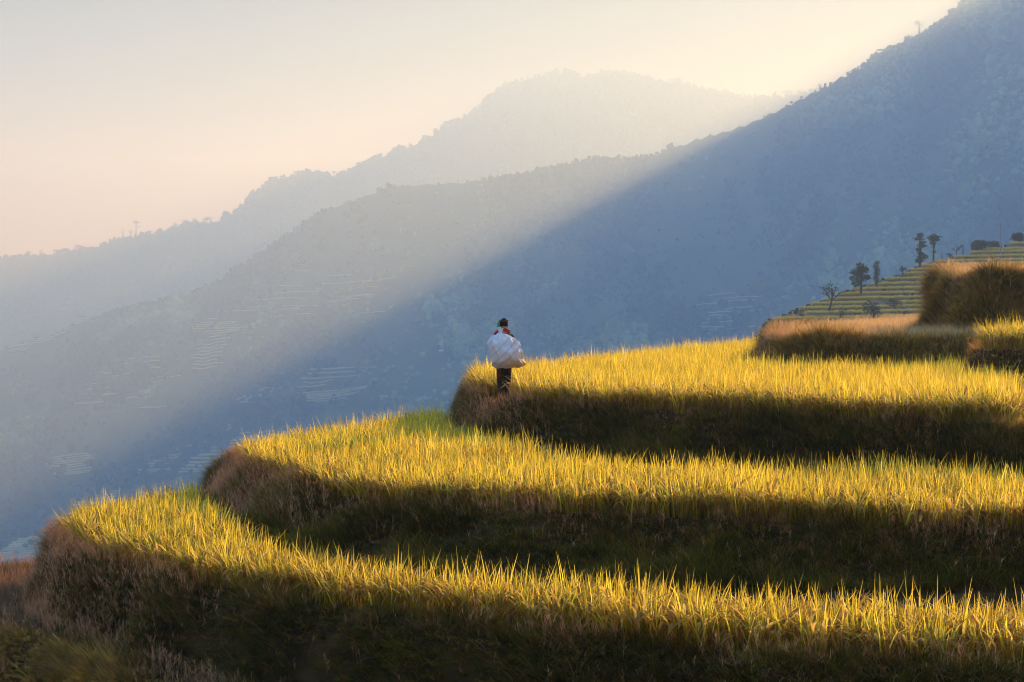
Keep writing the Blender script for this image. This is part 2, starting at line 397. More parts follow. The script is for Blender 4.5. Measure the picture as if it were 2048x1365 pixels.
def rice_field(name, label, poly_n, inner, inset, height, spacing, box, nb=14, ne=12, extra=None):
    x0, x1, y0, y1 = box
    nx = int((x1-x0)/spacing); ny = int((y1-y0)/spacing)
    X, Y = np.meshgrid(np.linspace(x0, x1, nx), np.linspace(y0, y1, ny), indexing='ij')
    X = X.ravel()+U(-.45, .45, X.size)*spacing; Y = Y.ravel()+U(-.45, .45, Y.size)*spacing
    sd = sdist(X, Y, POLY[poly_n])
    ok = sd > inset + 0.05*vnoise(X*3, Y*3, 5)
    for q, m in inner: ok &= sdist(X, Y, POLY[q]) < -(wfun(q, X, Y)+m)
    z = sample(GH, X, Y); ok &= in_view(X, Y, z+.4, 300)
    if extra is not None: ok &= extra(X, Y)
    X, Y, z, sd = X[ok], Y[ok], z[ok], sd[ok]
    e = .05
    gxn = (sdist(X+e, Y, POLY[poly_n])-sd)/e; gyn = (sdist(X, Y+e, POLY[poly_n])-sd)/e
    outaz = np.arctan2(-gyn, -gxn); edge = np.exp(-np.clip(sd-inset, 0, 9)/.28)
    hh = height*(1+0.10*fbm(X*.8, Y*.8, 3, 9))
    parts = []
    def rep(n):
        i = np.repeat(np.arange(len(X)), n); m = len(i)
        b = np.stack([X[i]+RNG.normal(0, .045, m), Y[i]+RNG.normal(0, .045, m), z[i]-.01], -1)
        return i, m, b
    ripe = np.clip(0.5+0.5*fbm(X*.45, Y*.45, 3, 17)+U(-.45, .45, len(X)), 0, 1)
    tone = U(.72, 1.15, len(X))
    # leaves
    i, m, b = rep(nb)
    a = U(0, 6.283, m); out = U(0, 1, m) < edge[i]*.75; a = np.where(out, outaz[i]+RNG.normal(0, .5, m), a)
    th = np.abs(RNG.normal(.03, .13, m)) + np.where(out, U(0, .35, m)*edge[i], 0)
    L = hh[i]*np.where(U(0, 1, m) < .06, U(1.08, 1.30, m), U(.62, 1.06, m)); kap = np.abs(RNG.normal(.18, .30, m)) + np.where(U(0, 1, m) < .05, U(.5, 1.4, m), 0)
    g = np.clip(ripe[i]*.55+U(-.35, .65, m), 0, 1)
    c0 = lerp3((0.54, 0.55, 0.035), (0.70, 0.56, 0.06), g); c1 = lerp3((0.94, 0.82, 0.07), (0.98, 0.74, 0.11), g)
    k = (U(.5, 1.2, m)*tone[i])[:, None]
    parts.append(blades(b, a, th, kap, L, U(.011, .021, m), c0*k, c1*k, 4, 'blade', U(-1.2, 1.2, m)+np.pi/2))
    # ripe drooping ears
    i, m, b = rep(ne)
    a = U(0, 6.283, m); a = np.where(U(0, 1, m) < edge[i]*.2, outaz[i]+RNG.normal(0, .6, m), a)
    L = hh[i]*U(.85, 1.12, m); g = U(0, 1, m)
    c0 = lerp3((0.22, 0.24, 0.04), (0.32, 0.27, 0.07), g); c1 = lerp3((0.64, 0.36, 0.06), (0.92, 0.60, 0.14), g)*tone[i][:, None]
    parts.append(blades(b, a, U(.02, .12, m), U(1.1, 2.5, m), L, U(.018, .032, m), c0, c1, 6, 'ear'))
    # withered sheaths low on the stems
    i, m, b = rep(3)
    c = lerp3((0.20, 0.14, 0.07), (0.34, 0.24, 0.12), U(0, 1, m))
    parts.append(blades(b, U(0, 6.283, m), U(.1, .7, m), U(0, 1.2, m), U(.15, .4, m), U(.006, .012, m), c, c, 3))
    v, f, cc = merge(parts)
    o = mesh_obj(name, v, f, M_rice, cols=cc); tag(o, label, 'rice', kind='stuff')
    print(name, len(X), 'clumps', len(f), 'faces')

rice_field('rice_crop', 'golden ripe rice on the lowest planted terrace along the bottom of the picture', 'low', [('mid', .12)], .18, .56, .15, (-9, 8, 10.5, 27))
rice_field('rice_crop', 'glowing golden rice on the middle terrace below the walking person', 'mid', [('top', .12)], .18, .57, .15, (-6, 8, 15, 34))
rice_field('rice_crop', 'golden rice on the top terrace beside the walking person', 'top', [('dry', .30), ('side', .30)], .22, .62, .15, (-2, 11, 20, 40),
           extra=lambda X, Y: (X > 1.0/2.844*0+((2025-CX)/F)*Y*0-5) & (np.hypot((X-PX)*.9, (Y-PY+.35)*.6) > .44) & (X/Y < (2032-CX)/F + .004*np.sin(Y*9)))
rice_field('rice_crop', 'far strip of golden rice where the top terrace runs back to its skyline edge', 'top', [('dry', .3)], .3, .66, .22, (0, 13, 40, 57), nb=24, ne=7)
rice_field('rice_crop', 'tall yellow green rice in the corner below the square grassy block', 'side', [('dry', .05), ('block', .15)], .10, .66, .14, (8, 14, 26, 34))

# ------------------------------------------------------------------ grass on the banks
def bank_grass(name, label, pn, n, lo, hi, hgt, palette, tall=1.0, box=(-14, 14, 12, 46), wid=(.004, .009), lean=.55, pal_tip=None, mask=None, K=3, per=16):
    n = n//per*4; x0, x1, y0, y1 = box
    X, Y = scatter(n, x0, x1, y0, y1)
    sd = sdist(X, Y, POLY[pn])
    ok = (sd > lo-(wfun(pn, X, Y)-WB[pn] if lo < -.3 else 0)) & (sd < hi)
    ok &= ((np.hypot((X-PX)*.95, (Y-PY+.40)*.60) > .34) | (sd < .0))
    X, Y, sd = X[ok], Y[ok], sd[ok]
    z = sample(GH, X, Y); gx_, gy_ = sample(dHx, X, Y), sample(dHy, X, Y)
    slope = np.hypot(gx_, gy_)
    ok = in_view(X, Y, z, 280) & (U(0, 1, len(X)) < .25+.3*slope)
    X, Y, z, gx_, gy_, sd = X[ok], Y[ok], z[ok], gx_[ok], gy_[ok], sd[ok]
    T = len(X); down = np.arctan2(-gy_, -gx_); steep = np.clip(np.hypot(gx_, gy_)/2.5, 0, 1)
    mixT = np.clip(.5+.45*fbm(X*1.3, Y*1.3+z*1.5, 3, 71)+U(-.5, .5, T), 0, 1)
    p = np.asarray(palette); cT = lerp3(p[0], p[1], mixT); cT = np.where((U(0, 1, T) < .22)[:, None], p[2][None], cT)*U(.5, 1.4, T)[:, None]
    LT = U(*hgt, T)*np.clip(1+.8*fbm(X*1.6, Y*1.6+z, 2, 12), .35, 1.8)
    i = np.repeat(np.arange(T), per); m = len(i)
    a = U(0, 6.283, m); a = np.where(U(0, 1, m) < .55, down[i]+RNG.normal(0, .7, m), a)
    b = np.stack([X[i]+RNG.normal(0, .025, m), Y[i]+RNG.normal(0, .025, m), z[i]-.015], -1)
    k = U(.7, 1.25, m)[:, None]; c = cT[i]*k
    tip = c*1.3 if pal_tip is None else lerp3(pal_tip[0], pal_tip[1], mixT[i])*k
    return blades(b, a, U(.05, lean, m)+.45*steep[i], U(.3, 1.7, m), LT[i]*U(.5, 1.1, m), U(*wid, m), c, tip, K, 'blade', U(-1.3, 1.3, m)+np.pi/2)
def seed_heads(pn, n, lo, hi, hgt, cols, box=(-14, 14, 12, 46), prob=None, sprays=9):
    x0, x1, y0, y1 = box
    X, Y = scatter(n, x0, x1, y0, y1); sd = sdist(X, Y, POLY[pn]); ok = (sd > lo) & (sd < hi) & ((np.hypot((X-PX)*.95, (Y-PY+.40)*.60) > .36) | (sd < .0))
    X, Y = X[ok], Y[ok]
    if prob is not None: k = U(0, 1, len(X)) < prob(X, Y); X, Y = X[k], Y[k]
    z = sample(GH, X, Y); ok = in_view(X, Y, z, 150); X, Y, z = X[ok], Y[ok], z[ok]
    gx_, gy_ = sample(dHx, X, Y), sample(dHy, X, Y); m = len(X)
    a = np.arctan2(-gy_, -gx_)+RNG.normal(0, .9, m); th = np.abs(RNG.normal(.25, .25, m))+.25*np.clip(np.hypot(gx_, gy_)/2, 0, 1); L = U(*hgt, m)
    b = np.stack([X, Y, z], -1); c = lerp3(cols[0], cols[1], U(0, 1, m))
    stem = blades(b, a, th, np.zeros(m), L, np.full(m, .003), c*.7, c, 2)
    tip = b+np.stack([np.cos(a)*np.sin(th)*L, np.sin(a)*np.sin(th)*L, np.cos(th)*L], -1)
    i = np.repeat(np.arange(m), sprays); mm = len(i)
    bb = tip[i]-np.stack([np.cos(a[i])*np.sin(th[i]), np.sin(a[i])*np.sin(th[i]), np.cos(th[i])], -1)*(U(0, .12, mm))[:, None]
    sp = blades(bb, U(0, 6.283, mm), U(.15, 1.2, mm), U(0, .8, mm), U(.035, .10, mm), U(.0025, .005, mm), c[i]*U(.8, 1.2, mm)[:, None], c[i]*U(.9, 1.3, mm)[:, None], 2)
    return merge([stem, sp])
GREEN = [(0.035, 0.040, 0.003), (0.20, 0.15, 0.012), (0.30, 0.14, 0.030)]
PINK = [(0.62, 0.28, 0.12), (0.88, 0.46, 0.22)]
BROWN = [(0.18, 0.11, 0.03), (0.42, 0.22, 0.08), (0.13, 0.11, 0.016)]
def left_prob(x0, x1, lo=.02): return lambda X, Y: np.clip(lo+(1-lo)*sstep((x1-(CX+F*X/Y))/(x1-x0)), 0, 1)
def bank(name, label, pn, n, box, px0, px1, seeds=26000, green=GREEN, hgt=(.10, .30)):
    w = WB[pn]
    parts = [bank_grass('', '', pn, n, -w-.12, .12, hgt, green, box=box),
             bank_grass('', '', pn, int(n*.55), -.16, .34, (.08, .26), BROWN, box=box, lean=.9),
             seed_heads(pn, seeds, -w-.05, .28, (.10, .30), PINK, box=box, prob=left_prob(px0, px1)),
             seed_heads(pn, seeds//2, -.10, .30, (.10, .26), PINK, box=box, prob=lambda X, Y: np.clip(.22+.5*fbm(X*1.1, Y*1.1, 2, 83), .02, 1))]
    v, f, c = merge(parts)
    o = mesh_obj(name, v, f, M_grass, cols=c); tag(o, label, 'grass', kind='stuff')
    print(name, pn, len(f))
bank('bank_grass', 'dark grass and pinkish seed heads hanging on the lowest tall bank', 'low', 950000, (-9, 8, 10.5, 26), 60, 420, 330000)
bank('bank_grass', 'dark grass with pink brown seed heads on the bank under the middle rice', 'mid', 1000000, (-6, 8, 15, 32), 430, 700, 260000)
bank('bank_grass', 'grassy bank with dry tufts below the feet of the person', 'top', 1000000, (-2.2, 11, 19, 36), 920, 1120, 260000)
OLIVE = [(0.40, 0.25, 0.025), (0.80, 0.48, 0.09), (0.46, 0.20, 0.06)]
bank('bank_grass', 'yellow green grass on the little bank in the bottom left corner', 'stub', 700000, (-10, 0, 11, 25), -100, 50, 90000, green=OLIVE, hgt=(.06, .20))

# stubble left on the harvested strip at the lower left
def turf(name, label, pn, n, box, hgt, pal, inner, inset=.1, wid=(.004, .009), lean=.4, zmin=None, mat=None, heads=0, kap=(.1, 1.1)):
    X, Y = scatter(n, *box); sd = sdist(X, Y, POLY[pn]); ok = sd > inset
    for q, m in inner: ok &= sdist(X, Y, POLY[q]) < -(wfun(q, X, Y)+m)
    X, Y = X[ok], Y[ok]; z = sample(GH, X, Y); ok = in_view(X, Y, z+.1, 200); X, Y, z = X[ok], Y[ok], z[ok]; m = len(X)
    mix = np.clip(.5+.5*fbm(X*1.2, Y*1.2, 3, 29)+U(-.4, .4, m), 0, 1); p = np.asarray(pal)
    c = lerp3(p[0], p[1], mix); c = np.where((U(0, 1, m) < .15)[:, None], p[2][None], c); k = U(.7, 1.25, m)[:, None]
    parts = [blades(np.stack([X, Y, z-.01], -1), U(0, 6.283, m), np.abs(RNG.normal(0, lean, m)), U(*kap, m), U(*hgt, m)*(1+.3*fbm(X*1.5, Y*1.5, 2, 3)), U(*wid, m), c*k*.8, c*k*1.15, 3, 'blade', U(-1.3, 1.3, m)+np.pi/2)]
    if heads: parts.append(seed_heads(pn, heads, inset-.15, 9, (hgt[0], hgt[1]*1.1), [(.55, .37, .18), (.76, .54, .28)], box=box, prob=lambda X, Y: np.full(len(X), 1.0)*np.all([sdist(X, Y, POLY[q]) < -WB[q]-m_ for q, m_ in inner] or [np.ones(len(X), bool)], 0)))
    v, f, cc = merge(parts); o = mesh_obj(name, v, f, mat or M_grass, cols=cc); tag(o, label, 'grass', kind='stuff'); print(name, len(f))
STUB = [(0.26, 0.14, 0.07), (0.42, 0.25, 0.13), (0.16, 0.08, 0.04)]
turf('stubble', 'reddish brown rice stubble on the harvested strip at the lower left', 'stub', 190000, (-10, 1, 12, 26), (.10, .30), STUB, [('low', .05)])
DRYP = [(0.42, 0.29, 0.14), (0.58, 0.42, 0.20), (0.50, 0.42, 0.13)]
STRAW = [(0.60, 0.44, 0.20), (0.74, 0.56, 0.27), (0.56, 0.46, 0.14)]
turf('dry_grass', 'pinkish tan dry grass covering the short terrace in front of the far trees', 'dry', 260000, (5, 15, 29, 52), (.16, .38), DRYP, [('block', .05)], wid=(.006, .013), inset=-.12, heads=26000, mat=M_rice)
turf('dry_grass', 'orange dry grass on top of the square grassy block at the right edge', 'block', 90000, (10, 16, 33, 42), (.12, .50), STRAW, [], wid=(.005, .011), inset=-.1, heads=20000, mat=M_rice, lean=.6)
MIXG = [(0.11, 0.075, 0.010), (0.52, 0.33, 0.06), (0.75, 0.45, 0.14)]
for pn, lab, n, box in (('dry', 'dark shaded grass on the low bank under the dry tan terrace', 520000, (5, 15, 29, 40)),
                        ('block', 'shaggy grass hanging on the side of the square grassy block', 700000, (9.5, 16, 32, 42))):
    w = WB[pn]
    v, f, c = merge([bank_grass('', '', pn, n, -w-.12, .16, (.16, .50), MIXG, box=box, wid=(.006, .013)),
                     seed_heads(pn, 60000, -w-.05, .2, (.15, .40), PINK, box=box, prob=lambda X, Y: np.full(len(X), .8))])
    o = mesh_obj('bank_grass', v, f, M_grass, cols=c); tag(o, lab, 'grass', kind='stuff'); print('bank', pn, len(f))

v, f, c = merge([bank_grass('', '', 'side', 160000, -WB['side']-.12, .25, (.10, .34), MIXG, box=(8, 15, 24, 34), wid=(.006, .012)), seed_heads('side', 20000, -.4, .2, (.12, .3), PINK, box=(8, 15, 24, 34))])
o = mesh_obj('bank_grass', v, f, M_grass, cols=c); tag(o, 'strip of mixed grass under the tall rice in the right corner', 'grass', kind='stuff')
# ------------------------------------------------------------------ far terraced spur, trees, houses, pole
M_bark = mat_simple('bark', (0.05, 0.035, 0.02), 0.9, 0.1, color2=(0.10, 0.075, 0.045), scale=1.5, bump=0.5)
M_crown = mat_leaf('crown_leaf', 0.35, 0.7, 0.1)
M_spur = mat_simple('spur_soil', (0.10, 0.075, 0.04), 0.95, 0.05, color2=(0.22, 0.16, 0.09), scale=0.35, bump=0.4)
STEPS = [(1545,641),(1568,630),(1592,620),(1616,611),(1647,601),(1672,591),(1699,581),(1738,571),(1764,561),(1791,550),(1814,542),(1836,533),(1868,525),(1903,516),(1938,507),(1962,501),(2014,489),(2050,478),(2085,468)]
SP = []
for k, (c, y) in enumerate(STEPS):
    d = 232 + 4.2*k; SP.append(((c-CX)/F*d, d, (HY-y)/F*d))
def spur_h(X, Y):
    h = np.full(np.shape(X), -170.0)
    for (xk, dk, zk) in SP:
        dx = np.clip(xk + (xk/dk+.02)*(Y-dk) - X + 1.0*vnoise(Y*.25, Y*0+zk, 4), 0, None); dy = np.clip(dk + 0.8*vnoise(X*.12, X*0+zk, 6) - Y, 0, None)
        h = np.maximum(h, zk + .02*np.clip(X-xk, 0, 40) - 1.15*np.hypot(dx*1.5, dy*1.25))
    return h - 0.9*np.clip(Y-312, 0, None)
sx = np.concatenate([np.arange(-60, 30, 4.0), np.arange(30, 125, .45), np.arange(125, 260, 4.5)]); sy = np.concatenate([np.arange(110, 222, 4.0), np.arange(222, 316, .45), np.arange(316, 420, 6.0)])
SX, SY = np.meshgrid(sx, sy, indexing='ij'); SH = spur_h(SX, SY) + .12*fbm(SX*.7, SY*.7, 2, 8)
o = mesh_obj('terraced_hill', np.stack([SX, SY, SH], -1).reshape(-1, 3), grid_faces(len(sx), len(sy)), M_spur, smooth=True)
tag(o, 'stepped terraced spur rising to the right beyond the near fields', 'hill', kind='structure')
parts = []
for (xk, dk, zk) in SP[:-1]:
    m = 5200
    Y = dk + .25 + U(0, 1, m)**1.6*2.4; X = xk*Y/dk + .5 + U(0, 1, m)*46; Y = Y + 0.8*vnoise(X*.12, X*0+zk, 6)
    z = spur_h(X, Y); gap = fbm(X*.08, X*0+zk, 2, 19) > -.55; X, Y, z = X[gap], Y[gap], z[gap]; m = len(X)
    g = U(0, 1, m)
    parts.append(blades(np.stack([X, Y, z-.05], -1), U(0, 6.28, m), np.abs(RNG.normal(.1, .2, m)), U(.1, 1.0, m), U(.45, .85, m), U(.07, .16, m), lerp3((.34, .28, .05), (.42, .32, .07), g), lerp3((.86, .60, .13), (.97, .66, .18), g), 2, 'blade', U(-1, 1, m)+np.pi/2))
v, f, c = merge(parts); o = mesh_obj('rice_crop', v, f, M_rice, cols=c); tag(o, 'thin golden strips of rice on the far stepped spur at the right', 'rice', kind='stuff')
# scrub on the spur's left flank and risers
m = 9000; X = U(30, 110, m); Y = U(224, 300, m); z = spur_h(X, Y)
e = .3; sl = np.hypot(spur_h(X+e, Y)-z, spur_h(X, Y+e)-z)/e
ok = sl > .7; X, Y, z = X[ok], Y[ok], z[ok]; m = len(X); g = U(0, 1, m)
v, f, c = clumps(np.stack([X, Y, z+.05], -1), U(.2, .55, m), U(.6, 1.1, m), lerp3((.035, .045, .018), (.10, .08, .04), g))
o = mesh_obj('scrub', v, f, M_forest, cols=c); tag(o, 'low dark scrub on the risers of the far stepped spur', 'scrub', kind='stuff')

def tube(path, rad, n=6):
    path = np.asarray(path, float); vs = []; fs = []
    for i, p in enumerate(path):
        t = path[min(i+1, len(path)-1)]-path[max(i-1, 0)]; t = t/(np.linalg.norm(t)+1e-9)
        a = np.cross(t, [0.3, 1, 0.1]); a /= np.linalg.norm(a)+1e-9; b = np.cross(t, a)
        for k in range(n):
            w = 2*np.pi*k/n; vs.append(p+rad[i]*(np.cos(w)*a+np.sin(w)*b))
    for i in range(len(path)-1):
        for k in range(n): fs.append((i*n+k, i*n+(k+1) % n, (i+1)*n+(k+1) % n, (i+1)*n+k))
    return np.array(vs), np.array(fs)
def join(lst):
    vs, fs = [], []; n = 0
    for v, f in lst: vs.append(v); fs.append(f+n); n += len(v)
    return np.concatenate(vs), np.concatenate(fs)
def leaf_cloud(cent, rad, n, size, c0, c1, hollow=.35):
    """many leaf faces in a set of ellipsoid clusters"""
    cent = np.asarray(cent, float); rad = np.asarray(rad, float)
    w = rad.prod(1); k = RNG.choice(len(cent), n, p=w/w.sum())
    d = RNG.normal(0, 1, (n, 3)); d /= np.linalg.norm(d, axis=1)[:, None]
    r = (hollow+(1-hollow)*U(0, 1, n)**.6)[:, None]
    p = cent[k]+d*r*rad[k]*(1+.25*RNG.normal(0, 1, (n, 1))*.6)
    a = RNG.normal(0, 1, (n, 3)); a /= np.linalg.norm(a, axis=1)[:, None]
    b = np.cross(a, RNG.normal(0, 1, (n, 3))); b /= np.linalg.norm(b, axis=1)[:, None]
    s = (size*U(.6, 1.4, n))[:, None]
    v = np.stack([p-a*s, p-b*s*.6, p+a*s, p+b*s*.6], 1).reshape(-1, 3)
    f = np.arange(n*4).reshape(-1, 4)
    return v, f, np.repeat(lerp3(c0, c1, U(0, 1, n)), 4, 0)
def tree(name, label, base, h, w, style='round', group=None, n=260, col=((.03, .05, .018), (.075, .09, .03)), cat='tree', lean=0.0):
    r = empty(name, tuple(base)); tag(r, label, cat, group)
    tr = h*(.036 if h > 12 else .028)+.02; L = []
    if style == 'bare':
        def grow(p, d, ln, rad, lev):
            path = [p]; q = p.copy(); dd = d.copy()
            for s in range(4):
                dd = dd+RNG.normal(0, .16, 3)+np.array([0, 0, .02]); dd /= np.linalg.norm(dd); q = q+dd*ln/4; path.append(q.copy())
            L.append(tube(path, np.linspace(rad, rad*.55, 5), 5))
            if lev < 4:
                for b in range(3 if lev else 6):
                    a = U(0, 6.28); spread = U(.5, 1.0)
                    nd = dd*(1-.35*spread)+spread*np.array([np.cos(a)*1.3, np.sin(a)*1.3, .10 if lev else .35]); nd /= np.linalg.norm(nd)
                    grow(path[2+b % 3] if lev else path[-1-(b % 2)], nd, ln*U(.5, .75), rad*.5, lev+1)
        grow(np.zeros(3), np.array([.05, 0, 1.]), h*.42, tr*1.1, 0)
        v, f = join(L); mesh_obj('trunk', v, f, M_bark, r, smooth=True)
        tips = v[RNG.choice(len(v), 1)]; P = v[(v[:, 2] > h*.5)]; P = P[RNG.choice(len(P), 90)]
        vv, ff, cc = leaf_cloud(P, np.full((90, 3), h*.02), n, h*.016, *col); mesh_obj('crown', vv, ff, M_crown, r, cols=cc)
        return r
    cent, rad = [], []
    if style == 'round':
        for k in range(7):
            a = U(0, 6.28); rr = w*.5*U(.1, .6); cent.append((np.cos(a)*rr, np.sin(a)*rr, h*U(.34, .86))); rad.append((w*U(.18, .32), w*U(.18, .32), h*U(.11, .19)))
        top = .72
    elif style == 'multi':
        for k in range(13):
            a = U(0, 6.28); z = U(.22, .9); rr = w*.5*U(.1, .75)*(1.15-z*.6); cent.append((np.cos(a)*rr, np.sin(a)*rr, h*z)); rad.append((w*U(.12, .22), w*U(.12, .22), h*U(.07, .13)))
        top = .8
    elif style == 'umbrella':
        for k in range(6):
            a = U(0, 6.28); rr = w*.5*U(.1, .8); cent.append((np.cos(a)*rr, np.sin(a)*rr, h*U(.82, .95))); rad.append((w*.24, w*.24, h*.06))
        cent.append((w*.2, 0, h*.6)); rad.append((w*.2, w*.2, h*.05)); top = .92
    elif style == 'column':
        for k in range(9):
            z = .12+.83*k/8; cent.append((U(-.08, .08)*w, U(-.08, .08)*w, h*z)); rad.append((w*U(.34, .56)*(1.0 if k < 7 else .75), w*U(.34, .5), h*.085))
        top = .85
    elif style == 'conifer':
        for k in range(8):
            z = .2+.78*k/7; q = w*.5*(1.05-z)*1.15; cent.append((U(-.1, .1)*q, U(-.1, .1)*q, h*z)); rad.append((q, q, h*.07))
        top = .95
    elif style == 'shaggy':
        for k in range(8):
            z = .15+.8*k/7; cent.append((U(-.2, .2)*w, U(-.2, .2)*w, h*z)); rad.append((w*U(.2, .5), w*U(.2, .5), h*U(.05, .09)))
        top = .95
    elif style == 'tufted':
        for z, q in ((.35, .22), (.55, .2), (.68, .3), (.8, .5), (.9, .55), (.97, .3)):
            cent.append((U(-.1, .1)*w, U(-.1, .1)*w, h*z)); rad.append((w*q, w*q, h*.07))
        top = .92
    elif style == 'bush':
        for k in range(8):
            a = U(0, 6.28); rr = w*.5*U(0, .65); cent.append((np.cos(a)*rr, np.sin(a)*rr, h*U(.25, .72))); rad.append((w*U(.16, .28), w*U(.16, .28), h*U(.16, .26)))
        top = .5
    path = [(0, 0, -h*.04), (lean*h*.2, 0, h*.3), (lean*h*.5+U(-.02, .02)*h, 0, h*.55), (lean*h*.8, 0, h*top)]
    L.append(tube(path, [tr*1.25, tr, tr*.75, tr*.3]))
    for cx, cy_, cz in cent[:6]:
        L.append(tube([(lean*cz, 0, max(.12*h, cz-.16*h)), (cx*.6+lean*cz, cy_*.6, cz-.04*h), (cx+lean*cz, cy_, cz)], [tr*.5, tr*.32, tr*.12], 4))
    v, f = join(L); mesh_obj('trunk', v, f, M_bark, r, smooth=True)
    cent = np.array(cent); cent[:, 0] += lean*cent[:, 2]
    if style in ('column', 'shaggy', 'tufted') and n > 300: n = int(n*1.9)
    v, f, c = leaf_cloud(cent, rad, n, max(w, h*.4)*(.036 if style in ('multi', 'bush') else .05), *col); mesh_obj('crown', v, f, M_crown, r, cols=c)
    return r
def on_spur(c, y, d):
    X = (c-CX)/F*d; return np.array([X, d, float(spur_h(np.array([X]), np.array([d]))[0])])
def spur_tree(name, label, c, ybase, ytop, d, wpx, style, **k):
    p = on_spur(c, 0, d); s = F/d
    z0 = (HY-ybase)/s; p[2] = min(p[2], z0) if p[2] < z0-1.5 else z0 if abs(p[2]-z0) < 1.5 else p[2]
    h = (HY-ytop)/s-p[2]
    return tree(name, label, p, h, wpx/s, style, **k)
DK = ((.035, .045, .02), (.10, .11, .05))
spur_tree('bare_tree', 'spreading bare tree with thin flat branches at the foot of the far stepped spur', 1658, 622, 553, 236, 66, 'bare', n=220, col=DK)
spur_tree('leafy_tree', 'dark airy clump tree left of the slim column tree on the far spur', 1722, 585, 524, 252, 54, 'multi', n=1500, col=DK)
spur_tree('column_tree', 'slim column shaped tree right of the airy clump tree on the far spur', 1753, 570, 522, 258, 17, 'column', n=700, col=DK)
spur_tree('small_tree', 'small dark tree halfway up the edge of the stepped spur', 1805, 548, 525, 268, 18, 'round', n=300, col=DK)
spur_tree('shaggy_tree', 'tall shaggy tree, the left one of the pair high on the far spur', 1840, 531, 468, 274, 24, 'shaggy', n=1000, col=DK)
spur_tree('tufted_tree', 'tall bare stemmed tree with a tufted head, right of the shaggy tree', 1867, 522, 470, 280, 24, 'tufted', n=620, col=DK)
spur_tree('sapling', 'thin sapling just right of the tall tufted tree', 1884, 520, 502, 284, 8, 'column', n=120, col=DK)
spur_tree('small_tree', 'small round bush tree on the terrace edge right of the thin sapling', 1899, 517, 504, 287, 22, 'bush', n=260, col=DK)
spur_tree('bare_sapling', 'leafless pale sapling between the small round bush and the dark hedge', 1913, 512, 483, 290, 22, 'bare', n=40, col=DK)
spur_tree('sapling', 'short dark sapling beside the left end of the dark hedge', 1926, 510, 490, 291, 10, 'column', n=160, col=DK)
spur_tree('hedge_bush', 'broad dark dome bush at the left of the utility pole', 1957, 507, 474, 296, 52, 'bush', n=1300, col=DK, cat='bush')
spur_tree('hedge_bush', 'lower dark bush touching the utility pole', 1986, 505, 477, 298, 40, 'bush', n=900, col=DK, cat='bush')
spur_tree('hedge_bush', 'dark bush above the terraces at the right edge of the picture', 2037, 492, 460, 306, 44, 'bush', n=1100, col=DK, cat='bush')
spur_tree('shrub', 'dark shrub in front of the lower steps of the far spur', 1747, 618, 592, 232, 44, 'bush', n=900, col=DK, cat='bush')
spur_tree('shrub', 'small dark shrub below the spreading bare tree', 1684, 630, 604, 231, 24, 'bush', n=600, col=DK, cat='bush')
spur_tree('shrub', 'low dark shrub right of the other shrubs by the tan terrace', 1790, 618, 596, 233, 30, 'bush', n=600, col=DK, cat='bush')
GR = ((.05, .09, .02), (.10, .15, .04))
spur_tree('green_bush', 'bright green bush at the left end of the far spur above the rice', 1512, 690, 640, 215, 50, 'bush', n=1300, col=GR, cat='bush')
spur_tree('green_bush', 'pale green bush between the rice and the tan terrace', 1548, 690, 641, 218, 44, 'bush', n=1100, col=GR, cat='bush')
# utility pole
p = on_spur(2001, 0, 290); h = 13*.62
r = empty('utility_pole', tuple(p)); tag(r, 'slim grey utility pole standing among bushes on the far spur', 'pole')
v, f = tube([(0, 0, -.4), (0, 0, h*.5), (0, 0, (HY-446)/F*290-p[2])], [.13, .11, .08], 8)
M_pole = mat_simple('pole_concrete', (.32, .31, .29), .8, .2, .1); mesh_obj('post', v, f, M_pole, r)
zt = (HY-446)/F*290-p[2]
bm = bmesh.new(); bmesh.ops.create_cube(bm, size=1, matrix=Matrix.Translation((0, -.12, zt-.45)) @ Matrix.Diagonal((1.3, .1, .1, 1))); bm_obj('crossarm', bm, M_pole, r, False)

